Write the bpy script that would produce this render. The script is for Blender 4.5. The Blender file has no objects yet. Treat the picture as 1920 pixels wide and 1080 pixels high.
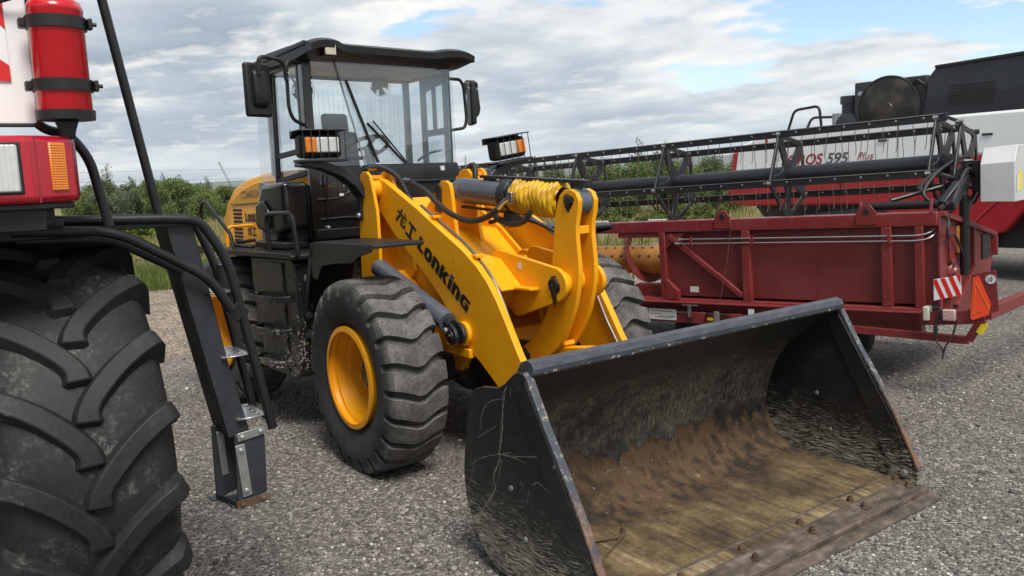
import bpy, bmesh, math, random
import numpy as np
from mathutils import Vector, Matrix
R = math.radians
random.seed(7)
rng = np.random.default_rng(7)
scene = bpy.context.scene

# ------------------------------------------------------------------ camera
CAM = Vector((5.041, -3.3564, 1.9657))
YAW, PITCH, ROLL, FPX = R(144.295), R(7.866), R(-2.24), 1528.97
fwd = Vector((math.cos(YAW)*math.cos(PITCH), math.sin(YAW)*math.cos(PITCH), -math.sin(PITCH)))
rgt0 = Vector((math.sin(YAW), -math.cos(YAW), 0)); up0 = rgt0.cross(fwd)
rgt = rgt0*math.cos(ROLL) + up0*math.sin(ROLL)
upv = -rgt0*math.sin(ROLL) + up0*math.cos(ROLL)
cd = bpy.data.cameras.new('camera'); cam = bpy.data.objects.new('camera', cd)
scene.collection.objects.link(cam); scene.camera = cam
mw = Matrix((rgt, upv, -fwd)).transposed().to_4x4(); mw.translation = CAM
cam.matrix_world = mw
cd.sensor_width = 36.0; cd.lens = FPX*36.0/1920.0; cd.clip_start = 0.05; cd.clip_end = 20000

# ------------------------------------------------------------------ node helper
class NT:
    def __init__(s, tree): s.t = tree; s.n = tree.nodes; s.l = tree.links
    def new(s, typ, **kw):
        nd = s.n.new(typ)
        for k, v in kw.items(): setattr(nd, k, v)
        return nd
    def put(s, sock, v):
        if isinstance(v, bpy.types.NodeSocket): s.l.new(v, sock)
        elif v is not None:
            if isinstance(v, tuple) and len(v) == 3 and sock.type == 'RGBA': v = (*v, 1)
            sock.default_value = v
    def math(s, op, a, b=None, c=None, clamp=False):
        nd = s.new('ShaderNodeMath', operation=op, use_clamp=clamp)
        s.put(nd.inputs[0], a); s.put(nd.inputs[1], b)
        if c is not None: s.put(nd.inputs[2], c)
        return nd.outputs[0]
    def vmath(s, op, a, b=None):
        nd = s.new('ShaderNodeVectorMath', operation=op); s.put(nd.inputs[0], a)
        if b is not None: s.put(nd.inputs[1], b)
        return nd.outputs[0]
    def coord(s, k='Object'):
        return s.new('ShaderNodeTexCoord').outputs[k]
    def map(s, v, rot=(0,0,0), scale=(1,1,1), loc=(0,0,0)):
        nd = s.new('ShaderNodeMapping'); s.put(nd.inputs['Vector'], v)
        nd.inputs['Rotation'].default_value = rot; nd.inputs['Scale'].default_value = scale; nd.inputs['Location'].default_value = loc
        return nd.outputs[0]
    def noise(s, v, scale, detail=4, rough=.55, dist=0.0, out='Fac'):
        nd = s.new('ShaderNodeTexNoise'); s.put(nd.inputs['Vector'], v)
        nd.inputs['Scale'].default_value = scale; nd.inputs['Detail'].default_value = detail
        nd.inputs['Roughness'].default_value = rough; nd.inputs['Distortion'].default_value = dist
        return nd.outputs[0] if out == 'Fac' else nd.outputs['Color']
    def voro(s, v, scale, feature='F1', rnd=1.0):
        nd = s.new('ShaderNodeTexVoronoi', feature=feature); s.put(nd.inputs['Vector'], v)
        nd.inputs['Scale'].default_value = scale; nd.inputs['Randomness'].default_value = rnd
        return nd
    def ramp(s, f, stops, interp='LINEAR'):
        nd = s.new('ShaderNodeValToRGB'); s.put(nd.inputs[0], f); e = nd.color_ramp.elements
        nd.color_ramp.interpolation = interp
        while len(e) < len(stops): e.new(0.5)
        for k, (p, c) in enumerate(stops):
            e[k].position = p
            if not isinstance(c, tuple): c = (c, c, c)
            e[k].color = (*c, 1) if len(c) == 3 else c
        return nd.outputs[0]
    def step(s, f, a, b):
        nd = s.new('ShaderNodeMapRange', interpolation_type='SMOOTHSTEP'); s.put(nd.inputs[0], f)
        nd.inputs[1].default_value = a; nd.inputs[2].default_value = b
        return nd.outputs[0]
    def mix(s, f, a, b, blend='MIX'):
        nd = s.new('ShaderNodeMix', data_type='RGBA', blend_type=blend)
        s.put(nd.inputs['Factor'], f); s.put(nd.inputs[6], a); s.put(nd.inputs[7], b)
        return nd.outputs[2]
    def sep(s, v):
        nd = s.new('ShaderNodeSeparateXYZ'); s.put(nd.inputs[0], v); return nd.outputs
    def comb(s, x, y, z):
        nd = s.new('ShaderNodeCombineXYZ'); s.put(nd.inputs[0], x); s.put(nd.inputs[1], y); s.put(nd.inputs[2], z); return nd.outputs[0]
    def bump(s, h, strength=.3, dist=.01, normal=None):
        nd = s.new('ShaderNodeBump'); s.put(nd.inputs['Height'], h)
        nd.inputs['Strength'].default_value = strength; nd.inputs['Distance'].default_value = dist
        if normal is not None: s.put(nd.inputs['Normal'], normal)
        return nd.outputs[0]

# ------------------------------------------------------------------ world: broken cloud over a Nishita sky
SUN_EL, SUN_AZ = R(56), R(-12)          # azimuth of the sun measured like atan2(y, x)
w = bpy.data.worlds.new('World'); scene.world = w; w.use_nodes = True
wt = NT(w.node_tree); w.node_tree.nodes.clear()
sky = wt.new('ShaderNodeTexSky', sky_type='NISHITA', sun_disc=False)
sky.sun_elevation = SUN_EL; sky.sun_rotation = math.pi/2 - SUN_AZ
sky.altitude = 150; sky.air_density = 1.0; sky.dust_density = .6; sky.ozone_density = 1.5
dirv = wt.coord('Generated')
sx, sy, sz = wt.sep(dirv)
zc = wt.math('ADD', wt.math('MAXIMUM', sz, 0.0), 0.13)
P = wt.comb(wt.math('DIVIDE', sx, zc), wt.math('DIVIDE', sy, zc), 0.0)
P = wt.vmath('ADD', P, (20.1, 8.3, 0))
warp = wt.noise(P, 1.1, 4, .55, out='Color')
Pw = wt.vmath('ADD', P, wt.vmath('MULTIPLY', wt.vmath('SUBTRACT', warp, (.5, .5, .5)), (.30, .30, .0)))
def cloudfield(off):
    q = wt.vmath('ADD', Pw, off)
    b1 = wt.noise(q, .30, 3, .5); b2 = wt.noise(q, 1.05, 12, .56)
    return wt.math('MULTIPLY_ADD', b1, .52, wt.math('MULTIPLY', b2, .60))
cov = cloudfield((0, 0, 0))
cov_s = cloudfield((-.05, .10, 0))                  # sampled a little towards the sun: lit rims and grey undersides
clear = wt.step(cov, .456, .496)                      # 0 = open sky, 1 = cloud
thick = wt.step(cov, .46, .70)
lit = wt.math('MULTIPLY_ADD', wt.math('SUBTRACT', cov, cov_s), 8.5, .45, clamp=True)
cl_a = wt.ramp(thick, [(0, (.82, .85, .86)), (.25, (.66, .71, .745)), (.55, (.45, .52, .595)), (1, (.27, .335, .42))])
cl = wt.mix(wt.math('MULTIPLY', wt.math('SUBTRACT', lit, .45, clamp=True), 1.5, clamp=True), cl_a, (1.0, .98, .92))
cl = wt.mix(wt.math('MULTIPLY', wt.math('SUBTRACT', .45, lit, clamp=True), 1.3, clamp=True), cl, (.37, .43, .52))
low = wt.math('SUBTRACT', 1.0, wt.step(sz, .0, .14))
cl = wt.mix(wt.math('MULTIPLY', low, .45), cl, (.64, .71, .76))
clear = wt.math('MAXIMUM', clear, wt.math('MULTIPLY', low, .92))
bgS = wt.new('ShaderNodeBackground'); wt.put(bgS.inputs[0], sky.outputs[0]); bgS.inputs[1].default_value = .12
bgC = wt.new('ShaderNodeBackground'); wt.put(bgC.inputs[0], cl); bgC.inputs[1].default_value = .73
mx = wt.new('ShaderNodeMixShader'); wt.put(mx.inputs[0], clear)
wt.l.new(bgS.outputs[0], mx.inputs[1]); wt.l.new(bgC.outputs[0], mx.inputs[2])
wo = wt.new('ShaderNodeOutputWorld'); wt.l.new(mx.outputs[0], wo.inputs[0])

sd = bpy.data.lights.new('sun', 'SUN'); sun = bpy.data.objects.new('sun', sd); scene.collection.objects.link(sun)
sd.energy = 2.8; sd.angle = R(24); sd.color = (1.0, .95, .87)
to_sun = Vector((math.cos(SUN_EL)*math.cos(SUN_AZ), math.cos(SUN_EL)*math.sin(SUN_AZ), math.sin(SUN_EL)))
sun.rotation_euler = to_sun.to_track_quat('Z', 'Y').to_euler()
vs = scene.view_settings
vs.view_transform = 'Standard'; vs.look = 'None'; vs.exposure = 0.62; vs.gamma = 1; vs.use_curve_mapping = False
scene.cycles.max_bounces = 8; scene.cycles.transparent_max_bounces = 24

# ------------------------------------------------------------------ materials
MATS = {}
def newmat(name):
    m = bpy.data.materials.new(name); m.use_nodes = True
    t = NT(m.node_tree); b = m.node_tree.nodes['Principled BSDF']
    MATS[name] = m
    return m, t, b
def paint(name, col, rough=.4, metal=0.0, var=.12, dust=0.0, dustcol=(.22, .19, .15), bump=.0, scale=6.0, spec=.5, coat=0.0):
    """painted or bare metal: tonal mottling, uneven gloss, an even film of dust in patches"""
    m, t, b = newmat(name)
    co = t.coord('Object')
    n1 = t.noise(co, scale, 5, .6); n2 = t.noise(co, scale*7, 4, .65)
    c = t.mix(t.step(n1, .3, .7), tuple(x*(1-var) for x in col), tuple(min(1, x*(1+var)) for x in col))
    if dust > 0:
        d = t.math('MULTIPLY', t.step(t.math('ADD', t.math('MULTIPLY', n1, .6), t.math('MULTIPLY', n2, .4)), .42, .72), dust)
        c = t.mix(d, c, dustcol)
    t.put(b.inputs['Base Color'], c)
    t.put(b.inputs['Roughness'], t.math('MULTIPLY_ADD', n2, .25, rough-.12, clamp=True))
    b.inputs['Metallic'].default_value = metal; b.inputs['Specular IOR Level'].default_value = spec
    b.inputs['Coat Weight'].default_value = coat; b.inputs['Coat Roughness'].default_value = .15
    if bump > 0: t.put(b.inputs['Normal'], t.bump(n2, bump, .004))
    return m
# loader yellow: enamel with faint grime, thin dark runs and small chips
m, t, b = newmat('yellow'); co = t.coord('Object')
n1 = t.noise(co, 2.3, 5, .6); n2 = t.noise(co, 24, 5, .65); n3 = t.noise(co, 90, 3, .6)
c = t.mix(t.step(n1, .3, .7), (.80, .335, .003), (.86, .385, .006))
run = t.noise(t.map(co, (0, 0, 0), (46, 46, 3.2)), 1, 4, .6)
c = t.mix(t.math('MULTIPLY', t.math('MULTIPLY', t.step(run, .60, .74), t.step(n1, .46, .62)), .55), c, (.22, .10, .015))
c = t.mix(t.math('MULTIPLY', t.step(t.math('MULTIPLY_ADD', n2, .6, t.math('MULTIPLY', n1, .4)), .56, .70), .30), c, (.42, .20, .03))
c = t.mix(t.step(n3, .745, .765), c, (.06, .04, .02))
t.put(b.inputs['Base Color'], c); t.put(b.inputs['Roughness'], t.math('MULTIPLY_ADD', n2, .30, .26)); b.inputs['Specular IOR Level'].default_value = .42
t.put(b.inputs['Normal'], t.bump(n2, .04, .004))
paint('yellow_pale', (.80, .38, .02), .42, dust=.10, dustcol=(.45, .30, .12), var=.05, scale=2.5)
paint('black_paint', (.0065, .0068, .0075), .38, dust=.05, dustcol=(.05, .046, .042), var=.2, scale=4)
paint('black_gloss', (.009, .009, .010), .16, var=.1, coat=.4)
paint('mud_black', (.0075, .0075, .008), .45, dust=.10, dustcol=(.07, .064, .056), var=.2, scale=3)
paint('dark_grey', (.018, .020, .025), .38, var=.15, dust=.06, dustcol=(.06, .06, .06))
paint('rail_black', (.0075, .008, .0095), .40, var=.2, dust=.08, dustcol=(.045, .043, .04), scale=10, bump=.15)
paint('ladder_grey', (.019, .0225, .028), .48, var=.15, dust=.12, dustcol=(.07, .07, .07), scale=6)
paint('cyl_grey', (.085, .098, .125), .30, var=.08, dust=.12, dustcol=(.16, .15, .14), coat=.2)
paint('galv', (.42, .43, .43), .38, metal=.8, var=.15, dust=.2, dustcol=(.3, .27, .22), scale=20)
paint('chrome', (.62, .62, .61), .22, metal=1, var=.05)
paint('steel_rust', (.12, .075, .045), .60, metal=.25, var=.35, dust=.4, dustcol=(.10, .09, .08), scale=9, bump=.3)
paint('rubber', (.020, .020, .021), .72, var=.25, dust=.10, dustcol=(.075, .07, .065), scale=5, bump=.2, spec=.3)
paint('plastic', (.009, .0095, .0105), .45, var=.15, dust=.1, dustcol=(.05, .05, .05), scale=14, bump=.08)
paint('steel_line', (.16, .145, .12), .45, metal=.5, var=.2, scale=20)
paint('hose', (.016, .016, .017), .55, var=.2, dust=.25, dustcol=(.07, .065, .06), scale=30)
paint('maroon', (.178, .021, .023), .40, var=.14, dust=.22, dustcol=(.17, .075, .065), scale=2.0, coat=.1)
paint('maroon_top', (.20, .024, .030), .26, var=.12, dust=.25, dustcol=(.22, .11, .10), scale=2.0, coat=.6)
paint('maroon_sheet', (.140, .019, .020), .46, var=.16, dust=.28, dustcol=(.13, .06, .05), scale=1.4)
paint('combine_red', (.42, .006, .022), .24, var=.05, coat=.5, dust=.05)
paint('combine_red_far', (.36, .010, .018), .32, var=.08, dust=.12, dustcol=(.25, .1, .09), scale=1.2)
paint('ext_red', (.50, .008, .014), .22, var=.06, coat=.4)
paint('white', (.80, .82, .83), .35, var=.04, dust=.08, dustcol=(.5, .48, .44), scale=1.5)
paint('white_box', (.52, .53, .53), .5, var=.05, dust=.10, dustcol=(.45, .43, .4))
paint('hopper', (.030, .033, .040), .42, var=.12, dust=.12, dustcol=(.07, .07, .07), scale=1.3)
paint('red_sign', (.62, .02, .018), .35, var=.06)
paint('orange_sign', (.85, .075, .025), .4, var=.05)
paint('print_black', (.012, .011, .012), .5, var=.1)
paint('print_blue', (.03, .03, .22), .4)
paint('print_grey', (.10, .10, .11), .5)
paint('print_pale', (.30, .22, .12), .5)
paint('print_red', (.30, .02, .04), .5)
paint('print_yellow', (.80, .65, .02), .5)
paint('paper', (.62, .62, .60), .7, var=.06)
paint('seat', (.16, .175, .185), .8, var=.1, bump=.2)
paint('maroon_seat', (.10, .03, .035), .8)
paint('headliner', (.72, .66, .58), .85, var=.05)
paint('cab_grey', (.30, .33, .36), .55, var=.06)
paint('auger', (.42, .19, .045), .50, metal=.2, var=.35, dust=.35, dustcol=(.16, .08, .035), scale=5, bump=.15)
m, t, b = newmat('screen_mesh'); co = t.coord('Object'); n = t.noise(co, 2.2, 3); t.put(b.inputs['Base Color'], t.mix(t.step(n, .4, .65), (.028, .026, .024), (.085, .073, .060))); b.inputs['Roughness'].default_value = .42; b.inputs['Metallic'].default_value = .6
paint('wood', (.09, .065, .04), .8)
paint('brick_red', (.30, .12, .08), .85, var=.2)
paint('concrete', (.36, .34, .31), .9, var=.15)
paint('crane_paint', (.10, .075, .06), .6)
paint('galv_far', (.20, .22, .24), .6)
# yellow fabric bellows
m, t, b = newmat('bellows'); co = t.coord('Object')
n = t.noise(co, 9, 4); t.put(b.inputs['Base Color'], t.mix(t.step(n, .45, .75), (.64, .37, .006), (.42, .20, .012)))
b.inputs['Roughness'].default_value = .38
# lamps
def lens(name, col, emis=0, ribs=(60, 0)):
    m, t, b = newmat(name); co = t.coord('Object'); x, y, z = t.sep(co)
    wv = t.math('SINE', t.math('MULTIPLY', y, ribs[0]*6.28)); wz = t.math('SINE', t.math('MULTIPLY', z, (ribs[1] or 1)*6.28))
    h = t.math('ADD', wv, wz if ribs[1] else 0.0)
    n = t.noise(co, 30, 3)
    t.put(b.inputs['Base Color'], t.mix(n, tuple(c*.75 for c in col), col)); b.inputs['Roughness'].default_value = .14
    b.inputs['Coat Weight'].default_value = .6
    t.put(b.inputs['Normal'], t.bump(h, .35, .003))
lens('amber', (.80, .22, .012), ribs=(120, 120)); lens('clear_lens', (.62, .64, .63), ribs=(70, 0)); lens('pale_lens', (.60, .58, .46), ribs=(160, 160)); lens('tail_lens', (.55, .35, .33), ribs=(90, 90))
# thin glass sheets
def glass(name, tint, refl=.10, haze=0.0, hazecol=(.5, .55, .6)):
    m = bpy.data.materials.new(name); m.use_nodes = True; t = NT(m.node_tree); m.node_tree.nodes.clear(); MATS[name] = m
    tr = t.new('ShaderNodeBsdfTransparent'); t.put(tr.inputs[0], tint)
    gl = t.new('ShaderNodeBsdfGlossy'); gl.inputs['Roughness'].default_value = .02
    fr = t.new('ShaderNodeFresnel'); t.put(fr.inputs[0], t.math('MULTIPLY_ADD', t.new('ShaderNodeNewGeometry').outputs['Backfacing'], -.8333, 1.5))
    fac = t.math('ADD', t.math('MULTIPLY', fr.outputs[0], 1.3), refl, clamp=True)
    mxs = t.new('ShaderNodeMixShader'); t.put(mxs.inputs[0], fac); t.l.new(tr.outputs[0], mxs.inputs[1]); t.l.new(gl.outputs[0], mxs.inputs[2])
    last = mxs.outputs[0]
    if haze:
        df = t.new('ShaderNodeBsdfDiffuse'); t.put(df.inputs[0], hazecol)
        m2 = t.new('ShaderNodeMixShader'); m2.inputs[0].default_value = haze
        t.l.new(last, m2.inputs[1]); t.l.new(df.outputs[0], m2.inputs[2]); last = m2.outputs[0]
    o = t.new('ShaderNodeOutputMaterial'); t.l.new(last, o.inputs[0])
glass('glass', (.95, .97, .97), .02); glass('glass_front', (.86, .89, .91), .05, .07); glass('glass_dark', (.30, .22, .24), .08)  # glass_front: grey reflection on this pane put in as tint and diffuse haze

# ------------------------------------------------------------------ mesh builder
class MB:
    def __init__(s): s.v = []; s.f = []
    def add(s, vs_, fs):
        o = len(s.v); s.v += [tuple(p) for p in vs_]; s.f += [tuple(i+o for i in f) for f in fs]; return s
    def box(s, c, d, rot=None):
        hx, hy, hz = d[0]/2, d[1]/2, d[2]/2
        pts = [Vector((x*hx, y*hy, z*hz)) for z in (-1, 1) for y in (-1, 1) for x in (-1, 1)]
        if rot is not None: pts = [rot @ p for p in pts]
        c = Vector(c)
        return s.add([p+c for p in pts], [(0,2,3,1),(4,5,7,6),(0,1,5,4),(2,6,7,3),(0,4,6,2),(1,3,7,5)])
    def span(s, a, b):
        return s.box([(a[i]+b[i])/2 for i in range(3)], [abs(b[i]-a[i]) for i in range(3)])
    def bar(s, p0, p1, w_, h_, upd=(0,0,1)):
        """rectangular bar between two points"""
        p0, p1 = Vector(p0), Vector(p1); d = p1-p0; L = d.length; d.normalize()
        u = Vector(upd); sd_ = d.cross(u)
        if sd_.length < 1e-4: sd_ = d.cross(Vector((1,0,0)))
        sd_.normalize(); u = sd_.cross(d)
        return s.box((p0+p1)/2, (L, w_, h_), Matrix((d, sd_, u)).transposed())
    def prism(s, pts, ax, a, b):
        """extrude a polygon lying in the plane normal to axis ax (0,1,2) from a to b"""
        n = len(pts)
        def P3(p, k):
            if ax == 0: return (k, p[0], p[1])
            if ax == 1: return (p[0], k, p[1])
            return (p[0], p[1], k)
        V = [P3(p, a) for p in pts] + [P3(p, b) for p in pts]
        F = [tuple(range(n)), tuple(range(2*n-1, n-1, -1))]
        F += [((i+1) % n, i, n+i, n+(i+1) % n) for i in range(n)]
        return s.add(V, F)
    def tube(s, path, r, n=10, closed=False, caps=True):
        P_ = [Vector(p) for p in path]; m_ = len(P_)
        T = []
        for i in range(m_):
            if closed: d = P_[(i+1) % m_]-P_[i-1]
            else: d = P_[min(i+1, m_-1)]-P_[max(i-1, 0)]
            T.append(d.normalized())
        u = T[0].orthogonal().normalized(); V = []
        for i in range(m_):
            u = (u - T[i]*u.dot(T[i])).normalized(); v_ = T[i].cross(u)
            rr = r[i] if isinstance(r, (list, tuple)) else r
            V += [P_[i] + (u*math.cos(2*math.pi*k/n)+v_*math.sin(2*math.pi*k/n))*rr for k in range(n)]
        F = []
        for i in range(m_ if closed else m_-1):
            j = (i+1) % m_
            F += [(i*n+k, i*n+(k+1) % n, j*n+(k+1) % n, j*n+k) for k in range(n)]
        if caps and not closed: F += [tuple(range(n-1, -1, -1)), tuple((m_-1)*n+k for k in range(n))]
        return s.add(V, F)
    def cyl(s, p0, p1, r0, r1=None, n=20): return s.tube([p0, p1], [r0, r0 if r1 is None else r1], n)
    def lathe(s, prof, o, axis, n=32, closed=False, cap0=True, cap1=True):
        """prof: list of (t, r) along the axis from origin o"""
        a = Vector(axis).normalized(); u = a.orthogonal().normalized(); v_ = a.cross(u); o = Vector(o); V = []
        for (tt, rr) in prof:
            V += [o + a*tt + (u*math.cos(2*math.pi*k/n)+v_*math.sin(2*math.pi*k/n))*rr for k in range(n)]
        F = []; m_ = len(prof)
        for i in range(m_ if closed else m_-1):
            j = (i+1) % m_
            F += [(i*n+k, j*n+k, j*n+(k+1) % n, i*n+(k+1) % n) for k in range(n)]
        if not closed and cap0: F.append(tuple(range(n)))
        if not closed and cap1: F.append(tuple((m_-1)*n+k for k in range(n-1, -1, -1)))
        return s.add(V, F)
    def xf(s, fn): s.v = [tuple(fn(Vector(p))) for p in s.v]; return s
    def build(s, name, mat, parent=None, smooth=35, bevel=0.0, seg=2, recalc=True):
        me = bpy.data.meshes.new(name); me.from_pydata(s.v, [], s.f)
        if recalc:
            bm = bmesh.new(); bm.from_mesh(me); bmesh.ops.recalc_face_normals(bm, faces=bm.faces); bm.to_mesh(me); bm.free()
        me.materials.append(MATS[mat] if isinstance(mat, str) else mat)
        if smooth:
            me.polygons.foreach_set('use_smooth', [True]*len(me.polygons)); me.set_sharp_from_angle(angle=R(smooth))
        o = bpy.data.objects.new(name, me); scene.collection.objects.link(o)
        if parent is not None: o.parent = parent
        if bevel:
            bv = o.modifiers.new('bevel', 'BEVEL'); bv.width = bevel; bv.segments = seg; bv.limit_method = 'ANGLE'; bv.angle_limit = R(40)
            bv.use_clamp_overlap = True
        return o
def spline(pts, k=6):
    """Catmull-Rom through the points"""
    P_ = [Vector(p) for p in pts]; out = []
    for i in range(len(P_)-1):
        a, b_, c, d = P_[max(i-1, 0)], P_[i], P_[i+1], P_[min(i+2, len(P_)-1)]
        for j in range(k):
            t_ = j/k
            out.append(.5*((2*b_)+(c-a)*t_+(2*a-5*b_+4*c-d)*t_*t_+(3*b_-a-3*c+d)*t_**3))
    out.append(P_[-1]); return out
def fillet(pts, rad, k=5):
    """polyline with rounded corners"""
    P_ = [Vector(p) for p in pts]; out = [P_[0]]
    for i in range(1, len(P_)-1):
        a, b_, c = P_[i-1], P_[i], P_[i+1]; d1 = (a-b_); d2 = (c-b_)
        q = min(rad, d1.length*.45, d2.length*.45); p0 = b_+d1.normalized()*q; p2 = b_+d2.normalized()*q
        for j in range(k+1):
            t_ = j/k; out.append(p0*(1-t_)**2+b_*2*t_*(1-t_)+p2*t_*t_)
    out.append(P_[-1]); return out
def empty(name, loc=(0,0,0), parent=None):
    o = bpy.data.objects.new(name, None); scene.collection.objects.link(o); o.location = loc
    if parent is not None: o.parent = parent
    return o
def tag(o, label=None, cat=None, group=None, kind=None):
    if label: o['label'] = label
    if cat: o['category'] = cat
    if group: o['group'] = group
    if kind: o['kind'] = kind
    return o
def holed(name, outer, holes, ax, a, b, mat, parent=None, bevel=.0):
    """plate with holes, through a filled 2D curve"""
    cu = bpy.data.curves.new(name, 'CURVE'); cu.dimensions = '2D'; cu.fill_mode = 'BOTH'; cu.extrude = abs(b-a)/2
    for lp in [outer]+holes:
        sp = cu.splines.new('POLY'); sp.points.add(len(lp)-1); sp.use_cyclic_u = True
        for q, p in zip(sp.points, lp): q.co = (p[0], p[1], 0, 1)
    tmp = bpy.data.objects.new('tmp', cu); me = bpy.data.meshes.new_from_object(tmp); bpy.data.objects.remove(tmp); bpy.data.curves.remove(cu)
    c = (a+b)/2
    for v in me.vertices:
        x, y, z = v.co
        v.co = (c+z, x, y) if ax == 0 else ((x, c+z, y) if ax == 1 else (x, y, c+z))
    bm = bmesh.new(); bm.from_mesh(me); bmesh.ops.remove_doubles(bm, verts=bm.verts, dist=1e-5); bmesh.ops.recalc_face_normals(bm, faces=bm.faces); bm.to_mesh(me); bm.free()
    me.name = name; me.materials.clear(); me.materials.append(MATS[mat])
    o = bpy.data.objects.new(name, me); scene.collection.objects.link(o)
    if parent is not None: o.parent = parent
    return o
def text_mesh(txt, size, org, xdir, ydir, mat, parent, name='lettering', shear=0, offset=0.0, xs=1.0, off_n=.002, thick=.0008):
    cu = bpy.data.curves.new('t', 'FONT'); cu.body = txt; cu.size = size; cu.shear = shear; cu.offset = offset; cu.extrude = thick
    tmp = bpy.data.objects.new('tmp', cu); me = bpy.data.meshes.new_from_object(tmp); bpy.data.objects.remove(tmp); bpy.data.curves.remove(cu)
    X, Y = Vector(xdir).normalized(), Vector(ydir).normalized(); Nn = X.cross(Y)
    for v in me.vertices: v.co = Vector(org)+X*v.co.x*xs+Y*v.co.y+Nn*(v.co.z+off_n)
    me.name = name; me.materials.clear(); me.materials.append(MATS[mat])
    o = bpy.data.objects.new(name, me); scene.collection.objects.link(o); o.parent = parent
    return o
def rotxz(p, a): return Vector((p[0]*math.cos(a)-p[2]*math.sin(a), p[1], p[0]*math.sin(a)+p[2]*math.cos(a)))
def arc(cx, cy, r, a0, a1, n=10): return [(cx+r*math.cos(R(a0+(a1-a0)*i/n)), cy+r*math.sin(R(a0+(a1-a0)*i/n))) for i in range(n+1)]
# ================================================================== GROUND
m, t, b = newmat('gravel_ground'); co = t.coord('Object')
v1 = t.voro(co, 54); v2 = t.voro(co, 120); v3 = t.voro(t.vmath('ADD', co, (3.3, 1.7, 0)), 30)
cell = t.sep(v1.outputs['Color'])[0]; cell2 = t.sep(v2.outputs['Color'])[1]; cell3 = t.sep(v3.outputs['Color'])[2]
stone = t.ramp(cell, [(0, (.048, .042, .038)), (.35, (.125, .113, .103)), (.7, (.255, .234, .215)), (.92, (.41, .38, .352)), (1, (.66, .62, .575))])
stone2 = t.ramp(cell2, [(0, (.055, .048, .044)), (.6, (.195, .177, .162)), (1, (.48, .45, .415))])
c = t.mix(.30, stone, stone2)
c = t.mix(t.step(t.noise(co, .55, 4, .6), .35, .7), t.mix(.85, c, t.mix(1.0, c, (.80, .78, .76), 'MULTIPLY')), c)
c = t.mix(t.math('MULTIPLY', t.step(t.noise(co, 1.7, 5, .6), .52, .75), .35), c, (.165, .145, .125))
rut = t.noise(t.map(co, (0, 0, R(8)), (.10, 1.1, 1)), 1, 4, .55)
c = t.mix(t.math('MULTIPLY', t.step(rut, .50, .66), .32), c, (.125, .110, .096))
big_ = t.step(t.noise(t.vmath('ADD', co, (9, 4, 0)), .12, 3), .45, .62)
c = t.mix(t.math('MULTIPLY', big_, .25), c, (.21, .195, .175))
# bare brown spoil beyond the gravel on the far left
xx, yy, zz = t.sep(co)
spoil = t.math('MULTIPLY', t.math('SUBTRACT', 1.0, t.step(t.math('MULTIPLY_ADD', t.noise(co, .7, 4), 3.0, xx), -4.2, -2.4)), t.step(t.noise(co, 2.2, 5, .65), .30, .55))
c = t.mix(t.math('MULTIPLY', spoil, .85), c, t.ramp(cell3, [(0, (.15, .105, .07)), (.6, (.33, .25, .18)), (1, (.58, .49, .39))]))
t.put(b.inputs['Base Color'], c); b.inputs['Roughness'].default_value = .9; b.inputs['Specular IOR Level'].default_value = .25
hgt = t.math('ADD', t.math('MULTIPLY', v1.outputs['Distance'], -1.0), t.math('MULTIPLY', v2.outputs['Distance'], -.5))
hgt = t.math('ADD', hgt, t.math('MULTIPLY', cell3, .25))
t.put(b.inputs['Normal'], t.bump(hgt, 1.0, .016))
m, t, b = newmat('field_ground'); co = t.coord('Object')
n1 = t.noise(co, .06, 5, .6); n2 = t.noise(co, .9, 5, .7)
c = t.ramp(t.math('ADD', t.math('MULTIPLY', n1, .65), t.math('MULTIPLY', n2, .35)), [(.3, (.07, .095, .022)), (.5, (.15, .135, .045)), (.7, (.23, .175, .075))])
t.put(b.inputs['Base Color'], c); b.inputs['Roughness'].default_value = .95
t.put(b.inputs['Normal'], t.bump(n2, .8, .3))

def grid_sheet(name, x0, x1, y0, y1, nx, ny, zf, mat):
    V = []; F = []
    for j in range(ny+1):
        for i in range(nx+1):
            x = x0+(x1-x0)*i/nx; y = y0+(y1-y0)*j/ny; V.append((x, y, zf(x, y)))
    for j in range(ny):
        for i in range(nx): a = j*(nx+1)+i; F.append((a, a+1, a+nx+2, a+nx+1))
    mb = MB(); mb.add(V, F); o = mb.build(name, mat, None, smooth=0, recalc=False); tag(o, kind='structure'); return o
# the land falls away gently behind the yard
grid_sheet('ground', -5200, 5200, -5200, 5200, 40, 40, lambda x, y: -.35, 'field_ground')
def yardz(x, y):
    return .0
yard = [(-14, -30), (-13.2, -12), (-12.6, -5), (-12.2, -1), (-12.9, 3), (-11, 9), (-10.5, 14), (-9, 22), (-9, 30), (0, 42), (30, 40), (40, 0), (30, -35), (0, -38)]
mb = MB(); yo = [Vector((x, y, 0)) for x, y in yard]
edge = []
for i in range(len(yo)):
    a, b_ = yo[i], yo[(i+1) % len(yo)]
    for j in range(8):
        p = a.lerp(b_, j/8); edge.append((p.x+rng.uniform(-.25, .25), p.y+rng.uniform(-.25, .25)))
n = len(edge)
V = [(x, y, 0) for x, y in edge]+[(x*1.03-.0, y*1.03, -.45) for x, y in edge]
mb.add(V, [tuple(range(n))]+[((i+1) % n, i, n+i, n+(i+1) % n) for i in range(n)])
tag(mb.build('gravel_yard', 'gravel_ground', None, smooth=0), kind='structure')

# loose stones lying on the yard: too many to count
ico = bmesh.new(); bmesh.ops.create_icosphere(ico, subdivisions=1, radius=1.0)
iv = np.array([v.co[:] for v in ico.verts]); ifc = np.array([[v.index for v in f.verts] for f in ico.faces]); ico.free()
NS = 42000
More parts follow.
